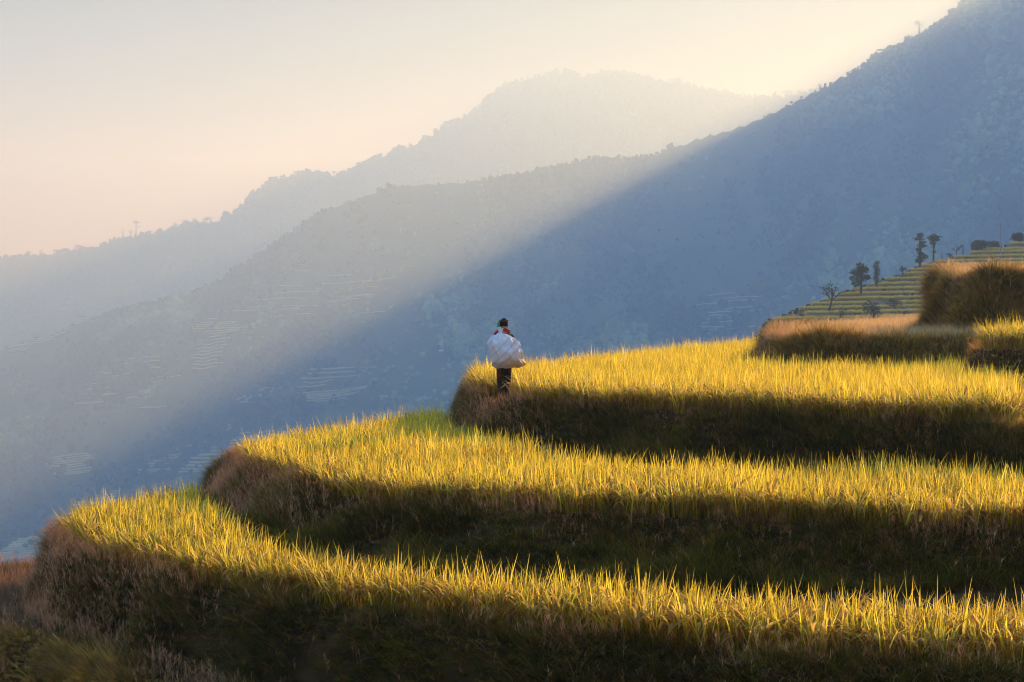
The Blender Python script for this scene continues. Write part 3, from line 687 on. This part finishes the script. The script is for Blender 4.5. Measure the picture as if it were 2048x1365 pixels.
# trees that stand out on the skylines
def ridge_tree(label, c, hpx, wpx, style, far=False, dy=0, n=150, name='ridge_tree', back=12, **k):
    if far: D = FAR_D-back; z = float(h_far(np.array([c]), np.array([D]))[0])
    else:
        D = float(np.interp(c, RIDGE_D[:, 0], RIDGE_D[:, 1]))*MS-back*.5; z = float(h_hill(np.array([c]), np.array([D]))[0])
    s = F/D
    return tree(name, label, ((c-CX)/s, D, z-dy/s-1.0), hpx/s+1.0, wpx/s, style, n=n, **k)
for a in [("slender dark tree at the left of the little group on the low far ridge", 246, 22, 11, 'column'), ("small round tree second in the group on the low far ridge", 261, 18, 12, 'round'),
          ("tall flat topped tree rising above the group on the low far ridge", 272, 34, 20, 'umbrella'), ("low bushy tree right of the tall flat topped far tree", 300, 12, 14, 'round'),
          ("leaning small tree alone in the dip right of the far tree group", 319, 17, 14, 'round'), ("lone palm like tree in the notch of the far ridge", 668, 20, 13, 'umbrella'),
          ("first rounded tree of the row on the hazy ridge shoulder", 352, 18, 18, 'round'), ("second rounded tree of the row on the hazy ridge shoulder", 370, 15, 20, 'round'),
          ("third rounded tree of the row on the hazy ridge shoulder", 388, 15, 20, 'round'), ("last broad tree of the row on the hazy ridge shoulder", 413, 15, 26, 'round'),
          ("hazy broad tree on the low ridge left of centre of the hillcrest group", 160, 14, 30, 'round'), ("hazy tree nearest the left edge on the far ridge", 12, 14, 20, 'round'),
          ("small hazy far tree second from the left edge", 58, 14, 12, 'round'), ("hazy far tree with gaps of sky third from the left edge", 82, 14, 14, 'round'),
          ("hazy round tree on the far ridge above the second valley", 112, 11, 16, 'round'),
          ("dark wooded knoll tree where the far ridge meets the right slope", 1572, 16, 26, 'round'), ("tall crowned tree on the knoll by the right slope", 1597, 18, 24, 'round'),
          ("small tree at the very foot of the right slope skyline", 1618, 14, 18, 'round'), ("bumpy tree crown on the far summit plateau", 1135, 9, 34, 'round'),
          ("rounded tree on the right knob of the far summit", 1295, 12, 36, 'round'), ("rounded tree on the last knob of the far summit", 1352, 11, 38, 'round')]:
    ridge_tree(*a, far=True, group='trees on the far skyline')
for a in [("dense rounded tree on the right mountain skyline below the open crowned tree", 1815, 24, 26, 'round', 300), ("open crowned tree with a bare stem on the right mountain skyline", 1838, 36, 24, 'tufted', 110),
          ("bush crown on the right skyline just below the dense rounded tree", 1788, 12, 30, 'bush', 200), ("low spreading tree on the right mountain skyline", 1766, 13, 26, 'umbrella', 160),
          ("small bush lowest of the skyline trees on the right mountain", 1730, 8, 16, 'bush', 120), ("lone little tree where the right mountain skyline crosses the far ridge", 1640, 13, 12, 'round', 120),
          ("tiny tree on the sunlit skyline dip between the two slopes", 1287, 9, 14, 'round', 100), ("rounded tree on the hazy middle hill crest", 1192, 10, 22, 'round', 150),
          ("small hazy tree left of the rounded tree on the middle crest", 1155, 7, 14, 'round', 100),
          ("tallest hazy conifer of the close group on the middle ridge", 996, 20, 10, 'conifer', 160), ("left conifer of the close group on the middle ridge", 982, 17, 9, 'conifer', 160),
          ("right conifer of the close group on the middle ridge", 1004, 15, 10, 'conifer', 160), ("thin conifer standing apart left of the middle ridge group", 962, 17, 6, 'conifer', 110),
          ("short conifer between the lone thin conifer and the lit knoll", 916, 14, 7, 'conifer', 110), ("small hazy conifer leftmost on the lit knoll", 838, 12, 6, 'conifer', 100),
          ("hazy round tree on the middle slope edge below the cliff", 508, 16, 12, 'round', 150), ("little hazy tree lower down the middle slope edge", 458, 12, 8, 'conifer', 100),
          ("broad hazy tree on the middle slope edge above the paddies", 280, 14, 24, 'round', 160), ("small hazy tree beside the broad one on the slope edge", 310, 10, 12, 'round', 110),
          ("umbrella shaped hazy tree on the lower slope edge", 165, 16, 20, 'umbrella', 140), ("single rounded tree on the slope edge near the left side", 70, 18, 22, 'round', 200)]:
    ridge_tree(*a[:5], n=a[5], group='trees on the near skyline')

# ------------------------------------------------------------------ terraced paddies across the valley
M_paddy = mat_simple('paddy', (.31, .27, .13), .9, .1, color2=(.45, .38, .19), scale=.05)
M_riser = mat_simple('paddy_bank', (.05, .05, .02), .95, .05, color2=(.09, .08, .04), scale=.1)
def patch(name, label, lines, tread=2.2, rise=1.6):
    tread *= 1.5; rise *= 2.6
    """lines: (column left, row left, column right, row right, bulge)"""
    vs, fs, mi = [], [], []; n = 0
    for (c0, y0, c1, y1, bl) in lines:
        K = 14; t = np.linspace(0, 1, K); c = c0+(c1-c0)*t; y = y0+(y1-y0)*t + bl*4*t*(1-t) + 2.6*vnoise(t*2.5+c0*.011, t*0+y0*.03, 3)+1.2*vnoise(t*7+c0*.02, t*0+y0*.05, 9)
        P = hit(c, y)
        ok = ~np.isnan(P[:, 1])
        if ok.sum() < 4: continue
        P = P[ok]; K = len(P); t = t[ok]
        wid = tread*np.sin(np.pi*np.clip(t, .02, .98))**.35*P[:, 1]/900*(.75+.5*(vnoise(t*5+y0, t*0+c0, 2)+1)*.5)
        d = P[:, :2]/np.linalg.norm(P[:, :2], axis=1)[:, None]
        z = P[:, 2]+rise*.5
        a = np.stack([P[:, 0]+d[:, 0]*wid*1.2, P[:, 1]+d[:, 1]*wid*1.2, z], -1); b = np.stack([P[:, 0]-d[:, 0]*wid, P[:, 1]-d[:, 1]*wid, z-.05], -1)
        b2 = b-np.array([0, 0, rise*.38])-np.stack([d[:, 0], d[:, 1], 0*z], -1)*.25; e = b2-np.array([0, 0, rise*1.6])-np.stack([d[:, 0], d[:, 1], 0*z], -1)*.6
        vs.append(np.concatenate([a, b, b2, e]))
        for r in range(3):
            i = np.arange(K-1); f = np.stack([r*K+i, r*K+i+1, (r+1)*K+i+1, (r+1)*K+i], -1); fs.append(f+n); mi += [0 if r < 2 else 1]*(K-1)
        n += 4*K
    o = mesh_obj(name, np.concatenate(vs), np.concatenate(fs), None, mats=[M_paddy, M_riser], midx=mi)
    tag(o, label, 'terraces', kind='structure'); return o
R_ = random.Random(5)
def stack(n, f0, f1, jit=6):
    L = []
    for k in range(n):
        t = k/(n-1); q = [a+(b-a)*t for a, b in zip(f0, f1)]
        L.append((q[0]+R_.uniform(-jit, jit), q[1]+R_.uniform(-.8, .8), q[2]+R_.uniform(-jit, jit), q[3]+R_.uniform(-.8, .8), q[4]))
    return L
patch('paddies', 'stack of narrow pale paddies in the hazy light on the middle slope', stack(6, (364,648,474,645,0), (395,672,474,664,1)) + stack(10, (405,676,458,671,1), (380,738,440,735,2)))
patch('paddies', 'pale paddies on the slope edge at the far left', stack(10, (95,662,165,655,-1), (0,704,60,698,0), 14))
patch('paddies', 'long thin paddies in the shadow left of the person', stack(9, (480,772,560,768,0), (418,806,600,800,1), 12) + stack(7, (610,790,735,772,1), (590,806,690,796,1), 12))
patch('paddies', 'diagonal flight of little paddies running down into the valley', stack(17, (452,852,480,846,2), (262,948,318,938,4), 8))
patch('paddies', 'faint broad paddies at the lower right of the diagonal flight', stack(12, (470,870,545,862,1), (330,948,440,940,1), 16))
patch('paddies', 'curved pale paddies at the left edge deep in the valley', stack(9, (30,1080,90,1086,-3), (-30,1124,80,1118,-4), 5), tread=2.6)
patch('paddies', 'faint paddies in the shaded hollow at the lower left', stack(9, (110,915,190,910,0), (60,952,185,946,1), 14), tread=.8)
patch('paddies', 'scattered faint field edges on the sunlit middle slope', [(a, 548+k*5.5, a+R_.uniform(50, 150), 546+k*5.5-R_.uniform(0, 7), R_.uniform(-3, 3)) for k in range(17) for a in (R_.uniform(470, 760),)], tread=.7)
patch('paddies', 'faint terraces low on the blue slope right of the person', [(a, 592+k*7, a+R_.uniform(50, 120), 590+k*7-R_.uniform(0, 5), R_.uniform(-3, 3)) for k in range(11) for a in (R_.uniform(1380, 1460),)], tread=1.1)
patch('paddies', 'faint field edges on the shaded slope above the middle rice', [(R_.uniform(520, 640), 740+k*9, R_.uniform(650, 760), 735+k*9, 2) for k in range(5)], tread=1.4)
patch('paddies', 'faint curved field edges on the hazy slope left of the narrow paddies', [(a, 700+k*9, a+R_.uniform(40, 120), 698+k*9-R_.uniform(0, 6), R_.uniform(-3, 3)) for k in range(14) for a in (R_.uniform(130, 300),)], tread=1.2)
patch('paddies', 'faint bands of fields in the shadow above the lowest terrace nose', stack(11, (190,985,262,980,1), (110,1050,210,1044,2), 16), tread=1.5)
patch('paddies', 'pale field edges on the middle slope above the narrow paddies', [(a, 596+k*8, a+R_.uniform(40, 110), 594+k*8-R_.uniform(0, 5), R_.uniform(-2, 2)) for k in range(9) for a in (R_.uniform(250, 430),)], tread=1.1)
# little houses in the valley
M_wall = mat_simple('house_wall', (.30, .28, .25), .8, .2, .1); M_roof = mat_simple('house_roof', (.62, .62, .64), .5, .4, .1); M_roof2 = mat_simple('house_roof_grey', (.25, .25, .27), .7, .3, .1); M_door = mat_simple('house_door', (.06, .05, .045), .8, .2, .1)
def house(label, c, y, w, d, h, rot, roof):
    P = hit(c, y)[0]
    r = empty('house', tuple(P)); r.rotation_euler = (0, 0, rot); tag(r, label, 'house', 'small houses in the valley')
    bm = bmesh.new(); bmesh.ops.create_cube(bm, size=1, matrix=Matrix.Translation((0, 0, h/2-1)) @ Matrix.Diagonal((w, d, h+2, 1))); bm_obj('wall', bm, M_wall, r, False)
    v = np.array([(sx*(w/2+.5), sy*(d/2+.7)*q, h+zz+(d*.32 if q == 0 else -.2)) for zz in (0, .25) for sx in (-1, 1) for sy, q in ((-1, 1), (1, 0), (1, 1))])
    f4 = np.array([(0, 1, 4, 3), (1, 2, 5, 4), (6, 9, 10, 7), (7, 10, 11, 8), (0, 3, 9, 6), (2, 8, 11, 5), (0, 6, 7, 1), (1, 7, 8, 2), (3, 4, 10, 9), (4, 5, 11, 10)])
    mesh_obj('roof', v, f4, roof, r)
    bm = bmesh.new(); bmesh.ops.create_cube(bm, size=1, matrix=Matrix.Translation((.05*w, -d/2-.03, h*.4)) @ Matrix.Diagonal((w*.12, .08, h*.7, 1))); bm_obj('door', bm, M_door, r, False)
house('small pale roofed house in the valley above the middle terrace rice', 552, 816, 7, 5, 2.6, .3, M_roof)
house('tiny white roofed hut left of the pale valley house', 534, 814, 5, 4, 2.6, -.2, M_roof)
house('long grey roofed house in the valley between the rice and the person', 768, 797, 11, 5, 2.6, .15, M_roof2)
house('bright little house high on the shaded slope left of the person', 882, 705, 5.5, 4, 2.2, .4, M_roof)
house('pale house half hidden just behind the rice left of the person', 912, 802, 11, 6, 3.5, -.3, M_roof)
# ------------------------------------------------------------------ the person with the sack
PZ = float(sample(GH, np.array([PX]), np.array([PY]))[0])+.015
M_skin = mat_simple('skin', (.40, .23, .14), .6, .3, .08, scale=30); M_black = mat_simple('black_cloth', (.012, .011, .014), .8, .2, .3, scale=30, bump=.2)
M_red = mat_simple('red_cloth', (.42, .02, .02), .75, .2, .2, scale=40); M_maroon = mat_simple('maroon_cloth', (.11, .022, .018), .8, .2, .3, scale=25)
M_greencloth = mat_simple('green_cloth', (.10, .36, .12), .7, .2, .2, scale=40); M_boot = mat_simple('boot_rubber', (.015, .015, .016), .45, .4, .2, scale=30)
def skin(name, joints, edges, mat, parent, sub=2):
    me = bpy.data.meshes.new(name); me.from_pydata([j[:3] for j in joints], edges, []); o = bpy.data.objects.new(name, me); COL.objects.link(o); o.parent = parent
    md = o.modifiers.new('skin', 'SKIN'); md.use_smooth_shade = True; md.branch_smoothing = .6
    lay = me.skin_vertices[0].data if len(me.skin_vertices) else None
    if lay is None:
        bm = bmesh.new(); bm.from_mesh(me); bm.verts.layers.skin.verify(); bm.to_mesh(me); bm.free(); lay = me.skin_vertices[0].data
    for j, s in zip(joints, lay): s.radius = (j[3], j[4] if len(j) > 4 else j[3])
    lay[0].use_root = True
    sb = o.modifiers.new('sub', 'SUBSURF'); sb.levels = sub; sb.render_levels = sub
    me.materials.append(mat); return o
person = empty('person', (PX, PY, PZ)); person.rotation_euler = (0, 0, math.radians(4)); person.scale = (.945,)*3
tag(person, 'person seen from behind in dark clothes and black headdress walking along the terrace edge', 'person')
J = [(0, 0, .82, .10, .085), (0, .02, .98, .10, .08), (0, .055, 1.15, .115, .085), (0, .075, 1.27, .10, .07), (0, .09, 1.345, .042), (0, .10, 1.395, .055), (0, .11, 1.46, .074, .085), (0, .105, 1.525, .06, .07),
     (-.15, .075, 1.265, .05), (-.215, .10, 1.02, .036), (-.12, .22, 1.19, .024), (.15, .075, 1.265, .05), (.215, .10, 1.02, .036), (.12, .22, 1.19, .024),
     (-.075, 0, .74, .078), (-.068, .03, .42, .05), (-.06, -.02, .09, .034), (-.06, .10, .035, .03), (.075, 0, .74, .078), (.070, .06, .43, .05), (.066, .02, .09, .034), (.07, .14, .035, .03)]
E = [(0, 1), (1, 2), (2, 3), (3, 4), (4, 5), (5, 6), (6, 7), (3, 8), (8, 9), (9, 10), (3, 11), (11, 12), (12, 13), (0, 14), (14, 15), (15, 16), (16, 17), (0, 18), (18, 19), (19, 20), (20, 21)]
skin('body', J, E, M_skin, person)
for sx, wr in ((-1, 10), (1, 13)):                       # hands closed on the gathered neck of the sack in front of the shoulders
    p = J[wr]; HJ = [(p[0], p[1], p[2], .022, .018), (p[0]-sx*.03, p[1]-.01, p[2]+.045, .034, .016)]; HE = [(0, 1)]
    for q in range(4):
        b = len(HJ); ox = -.024+.016*q; ln = (.8, .95, 1.0, .85)[q]
        HJ += [(HJ[1][0]+ox, HJ[1][1]-.01, HJ[1][2]+.04*ln, .0085), (HJ[1][0]+ox-sx*.012, HJ[1][1]-.035*ln, HJ[1][2]+.055*ln, .008), (HJ[1][0]+ox-sx*.02, HJ[1][1]-.055*ln, HJ[1][2]+.035*ln, .0065)]
        HE += [(1, b), (b, b+1), (b+1, b+2)]
    b = len(HJ); HJ += [(p[0]-sx*.058, p[1]-.025, p[2]+.05, .0105), (p[0]-sx*.066, p[1]-.055, p[2]+.075, .008)]; HE += [(1, b), (b, b+1)]
    skin('hand', HJ, HE, M_skin, person, 1)
# face (turned away from the picture): nose, ears, eyes, mouth
bm = bmesh.new(); bmesh.ops.create_cone(bm, cap_ends=True, segments=8, radius1=.017, radius2=.006, depth=.04, matrix=Matrix.Translation((0, .205, 1.455)) @ Matrix.Rotation(math.radians(-70), 4, 'X')); bm_obj('nose', bm, M_skin, person)
for sx in (-1, 1):
    bm = bmesh.new(); bmesh.ops.create_uvsphere(bm, u_segments=10, v_segments=8, radius=1, matrix=Matrix.Translation((sx*.078, .10, 1.45)) @ Matrix.Diagonal((.010, .02, .032, 1))); bm_obj('ear', bm, M_skin, person)
    bm = bmesh.new(); bmesh.ops.create_uvsphere(bm, u_segments=8, v_segments=6, radius=.011, matrix=Matrix.Translation((sx*.03, .185, 1.475))); bm_obj('eye', bm, M_black, person)
bm = bmesh.new(); bmesh.ops.create_uvsphere(bm, u_segments=10, v_segments=6, radius=1, matrix=Matrix.Translation((0, .183, 1.415)) @ Matrix.Diagonal((.024, .008, .008, 1))); bm_obj('mouth', bm, M_red, person)
# clothing
skin('jacket', [(0, .01, .80, .125, .10), (0, .02, .98, .115, .10), (0, .05, 1.15, .128, .10), (0, .07, 1.265, .112, .084), (0, .085, 1.325, .058), (-.155, .072, 1.265, .062), (-.215, .098, 1.02, .050), (-.135, .20, 1.165, .038), (.155, .072, 1.265, .062), (.215, .098, 1.02, .050), (.135, .20, 1.165, .038)],
     [(0, 1), (1, 2), (2, 3), (3, 4), (3, 5), (5, 6), (6, 7), (3, 8), (8, 9), (9, 10)], M_black, person)
skin('trousers', [(0, 0, .82, .118, .098), (-.072, 0, .72, .092, .094), (-.066, .03, .43, .070, .076), (-.058, -.01, .17, .060, .066), (.074, 0, .72, .092, .094), (.068, .06, .43, .070, .076), (.064, .025, .17, .060, .066)],
     [(0, 1), (1, 2), (2, 3), (0, 4), (4, 5), (5, 6)], M_black, person)
skin('tunic_tail', [(-.085, -.035, .78, .085, .062), (-.098, -.04, .58, .066, .05), (-.085, -.035, .40, .030, .03)], [(0, 1), (1, 2)], M_maroon, person)
skin('tunic_tail', [(.088, -.03, .78, .07, .06), (.10, -.025, .62, .045, .05), (.10, -.02, .52, .022, .03)], [(0, 1), (1, 2)], M_maroon, person)
for p0, q in ((-.06, -.02), (.066, .02)):
    skin('boot', [(p0, q, .30, .062, .060), (p0, q, .13, .050, .05), (p0, q, .055, .046, .05), (p0+.003, q+.09, .045, .044, .038), (p0+.006, q+.15, .04, .034, .03)], [(0, 1), (1, 2), (2, 3), (3, 4)], M_boot, person)
skin('headdress', [(0, .075, 1.43, .070, .06), (0, .09, 1.48, .094, .098), (.005, .095, 1.535, .088, .088), (-.012, .085, 1.585, .058, .055), (-.02, .08, 1.60, .03, .03)], [(0, 1), (1, 2), (2, 3), (3, 4)], M_black, person)
v, f = tube([(.083*math.cos(a), .093+.088*math.sin(a), 1.552+.006*math.cos(a)) for a in np.linspace(0, 2*math.pi, 25)], [.014]*25, 6); mesh_obj('headband', v, f, M_maroon, person, smooth=True)
skin('scarf', [(-.075, .06, 1.58, .018, .02), (-.108, .045, 1.50, .02, .028), (-.112, .04, 1.42, .018, .024), (-.12, .03, 1.34, .013, .02), (-.135, .015, 1.29, .008, .012)], [(0, 1), (1, 2), (2, 3), (3, 4)], M_greencloth, person)
skin('collar', [(-.185, .0, 1.255, .016, .03), (-.16, -.02, 1.315, .020, .04), (-.10, -.01, 1.365, .018, .03)], [(0, 1), (1, 2)], M_red, person)
skin('collar', [(-.015, -.035, 1.385, .018, .03), (.05, -.04, 1.375, .024, .04), (.12, -.03, 1.325, .018, .03)], [(0, 1), (1, 2)], M_red, person)
# the sack on the back
m, t, o_ = mat_new('woven_sack')
p = t.nodes.new('ShaderNodeBsdfPrincipled'); p.inputs['Roughness'].default_value = .55
trn = t.nodes.new('ShaderNodeBsdfTranslucent'); mx = t.nodes.new('ShaderNodeMixShader'); mx.inputs[0].default_value = .35
tc = t.nodes.new('ShaderNodeTexCoord'); sp = t.nodes.new('ShaderNodeSeparateXYZ'); t.links.new(tc.outputs['Object'], sp.inputs[0])
def mth(op, a, b=None, c=None):
    n = t.nodes.new('ShaderNodeMath'); n.operation = op
    for i, q in enumerate((a, b, c)):
        if q is None: continue
        if isinstance(q, (int, float)): n.inputs[i].default_value = q
        else: t.links.new(q, n.inputs[i])
    return n.outputs[0]
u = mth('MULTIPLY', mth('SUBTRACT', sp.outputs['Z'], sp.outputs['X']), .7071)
acc = None
for cpos, wd in ((.665, .0045), (.688, .0045), (.545, .004), (.562, .0035), (.80, .004), (.82, .003)):
    l = mth('LESS_THAN', mth('ABSOLUTE', mth('SUBTRACT', u, cpos)), wd); acc = l if acc is None else mth('MAXIMUM', acc, l)
nz = t.nodes.new('ShaderNodeTexNoise'); nz.inputs['Scale'].default_value = 7; nz.inputs['Detail'].default_value = 5; t.links.new(tc.outputs['Object'], nz.inputs['Vector'])
r1 = t.nodes.new('ShaderNodeValToRGB'); r1.color_ramp.elements[0].position = .3; r1.color_ramp.elements[1].position = .62; r1.color_ramp.elements[0].color = (.74, .73, .72, 1); r1.color_ramp.elements[1].color = (.85, .85, .85, 1); t.links.new(nz.outputs['Fac'], r1.inputs[0])
# tan paint for sunlight glowing through the grain in the lower right half
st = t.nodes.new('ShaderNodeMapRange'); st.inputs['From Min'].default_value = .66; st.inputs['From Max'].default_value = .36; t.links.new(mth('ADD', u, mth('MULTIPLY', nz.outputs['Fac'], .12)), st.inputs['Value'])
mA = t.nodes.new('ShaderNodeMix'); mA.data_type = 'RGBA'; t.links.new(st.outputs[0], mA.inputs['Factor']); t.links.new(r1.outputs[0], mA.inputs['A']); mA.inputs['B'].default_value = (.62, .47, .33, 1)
mB = t.nodes.new('ShaderNodeMix'); mB.data_type = 'RGBA'; t.links.new(mth('MULTIPLY', acc, .55), mB.inputs['Factor']); t.links.new(mA.outputs['Result'], mB.inputs['A']); mB.inputs['B'].default_value = (.12, .20, .50, 1)
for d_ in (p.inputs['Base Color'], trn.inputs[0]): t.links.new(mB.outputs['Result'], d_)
bp = t.nodes.new('ShaderNodeBump'); bp.inputs['Strength'].default_value = .8; bp.inputs['Distance'].default_value = .05; t.links.new(nz.outputs['Fac'], bp.inputs['Height']); t.links.new(bp.outputs[0], p.inputs['Normal'])
t.links.new(p.outputs[0], mx.inputs[1]); t.links.new(trn.outputs[0], mx.inputs[2]); t.links.new(mx.outputs[0], o_.inputs[0])
PROF = [(1.43, -.165, -.01, .028), (1.385, -.135, -.03, .03), (1.335, -.108, -.058, .026), (1.315, -.104, -.062, .026), (1.295, -.15, .01, .055), (1.255, -.235, .12, .105), (1.18, -.292, .205, .16), (1.10, -.298, .245, .19), (1.02, -.29, .275, .21), (.94, -.275, .305, .225), (.86, -.258, .335, .23), (.78, -.245, .365, .22), (.72, -.24, .405, .18), (.685, -.235, .40, .13), (.655, -.225, .33, .08), (.645, -.15, .16, .03)]
NS = 96; vs = []
for z, xl, xr, b in PROF:
    for k in range(NS):
        a = 2*math.pi*k/NS; ca, sa = math.cos(a), math.sin(a); ex = .8
        xx = (xl+xr)/2+(xr-xl)/2*math.copysign(abs(ca)**ex, ca); yy = b*math.copysign(abs(sa)**.9, sa)
        pl = max(0, (z-.78)/.5)**1.3*max(0, min(1, (1.33-z)/.05)); w = (1+.17*pl*math.sin(9*a+1+2*z)+.12*pl*math.sin(16*a+2.0+3*z))*(1+(.10*math.sin(5*a) if z > 1.34 else 0))
        w *= 1+.05*math.sin(4*a+9*z)+.04*math.sin(7*a-14*z)+.025*math.sin(13*a+31*z)
        zz = z+(.012*math.sin(3*a) if z < .8 else 0)
        if z < .75: zz += .02*ca*ca
        vs.append(((xx-(xl+xr)/2)*w+(xl+xr)/2, yy*w-.13-b*.82, zz))
fs = [(i*NS+k, i*NS+(k+1) % NS, (i+1)*NS+(k+1) % NS, (i+1)*NS+k) for i in range(len(PROF)-1) for k in range(NS)]
bot = np.array([[(len(PROF)-1)*NS+k for k in range(NS)]]); topc = np.array([[k for k in range(NS)][::-1]])
sack = empty('sack', (PX, PY, PZ)); sack.rotation_euler = person.rotation_euler; sack.scale = person.scale
tag(sack, "bulging white woven sack with blue stripes carried on the person's back", 'sack')
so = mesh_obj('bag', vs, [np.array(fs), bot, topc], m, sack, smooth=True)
sb = so.modifiers.new('sub', 'SUBSURF'); sb.levels = 1; sb.render_levels = 2
for kind, size, amt in (('VORONOI', .17, .055), ('CLOUDS', .09, .03)):
    tx = bpy.data.textures.new('crease', kind); tx.noise_scale = size
    dm = so.modifiers.new('crease', 'DISPLACE'); dm.texture = tx; dm.strength = amt; dm.mid_level = .5; dm.texture_coords = 'LOCAL'
v, f = tube([(-.08+.034*math.cos(a), -.150+.034*math.sin(a), 1.322) for a in np.linspace(0, 2*math.pi, 17)], [.009]*17, 6); mesh_obj('tie_string', v, f, M_greencloth, sack, smooth=True)
tv, tf, tcx = blades(np.array([(.11, -.10, 1.27)]*6), np.array([.1, .3, -.2, .5, 1.2, -.6]), np.array([.9, 1.2, 1.5, .6, 1.0, 1.3]), np.array([.3]*6), np.array([.10, .09, .08, .07, .08, .06]), np.array([.02]*6), np.tile([[.16, .38, .05]], (6, 1)), np.tile([[.30, .50, .08]], (6, 1)), 3)
mesh_obj('green_sprig', tv, tf, M_grass, sack, cols=tcx)
# bent rice stems around the legs
m_ = 34; bx = U(.12, .5, m_)*np.where(U(0, 1, m_) < .35, -1, 1); by = U(-.2, .15, m_)
b = np.stack([PX+bx, PY+by, np.full(m_, PZ-.02)], -1); g = U(0, 1, m_)
v, f, c = blades(b, np.where(U(0, 1, m_) < .6, RNG.normal(2.9, .5, m_), RNG.normal(.2, .5, m_)), U(.2, .9, m_), U(.1, .9, m_), U(.35, .75, m_), U(.010, .017, m_), lerp3((.34, .28, .06), (.42, .34, .1), g), lerp3((.75, .62, .14), (.86, .68, .22), g), 4, 'blade')
o = mesh_obj('rice_stems', v, f, M_rice, cols=c); tag(o, "loose bent rice stems around the person's legs", 'rice', kind='stuff')
# white flowered weeds at the right end of the top terrace
wx, wy = fp(2030, 121)
for k, (lab, dx, dy, h) in enumerate((('dark leafy weed with tiny white flowers at the right end of the top rice', 0, 0, .55), ('lower white flowered weed beside the taller one at the right frame edge', .16, -.5, .38))):
    z = float(sample(GH, np.array([wx+dx]), np.array([wy+dy]))[0]); r = empty('flowering_weed', (wx+dx, wy+dy, z)); tag(r, lab, 'weed')
    m_ = 70; v, f, c = blades(np.stack([RNG.normal(0, .07, m_), RNG.normal(0, .07, m_), U(0, h*.7, m_)], -1), U(0, 6.28, m_), U(.3, 1.3, m_), U(.2, 1.2, m_), U(.1, .24, m_), U(.02, .045, m_), np.tile([[.03, .05, .015]], (m_, 1)), np.tile([[.07, .09, .03]], (m_, 1)), 3)
    mesh_obj('foliage', v, f, M_grass, r, cols=c)
    pv = np.stack([RNG.normal(0, .10, 9), RNG.normal(-.05, .08, 9), U(h*.55, h*1.05, 9)], -1); st_ = [tube([(q[0]*.3, q[1]*.3, 0), tuple(q)], [.004, .002], 4) for q in pv]; v, f = join(st_); mesh_obj('stem', v, f, M_bark, r)
    v, f, c = clumps(pv, np.full(9, .013), np.full(9, .7), np.tile([[.8, .8, .78]], (9, 1))); mesh_obj('blossom', v, f, M_grass, r, cols=c)
# ------------------------------------------------------------------ haze
def build_haze():
    bm = bmesh.new(); bmesh.ops.create_cube(bm, size=1)
    x0, x1, y0, y1, z0, z1 = -10500, 11800, -7200, 7200, ZV*MS-14, 372*MS
    for v in bm.verts:
        v.co = Vector((x0 if v.co.x < 0 else x1, y0 if v.co.y < 0 else y1, z0 if v.co.z < 0 else z1))
    m, t, o = mat_new('haze')
    p = t.nodes.new('ShaderNodeVolumePrincipled')
    p.inputs['Color'].default_value = (*HAZE_COLOR, 1); p.inputs['Absorption Color'].default_value = (1, 1, 1, 1)
    p.inputs['Density'].default_value = HAZE_DENSITY; p.inputs['Anisotropy'].default_value = HAZE_G
    t.links.new(p.outputs[0], o.inputs['Volume'])
    ob = bm_obj('haze', bm, m, smooth=False)
    tag(ob, 'sunlit haze filling the valley between the terraces and the mountains', 'haze', kind='stuff')
build_haze()
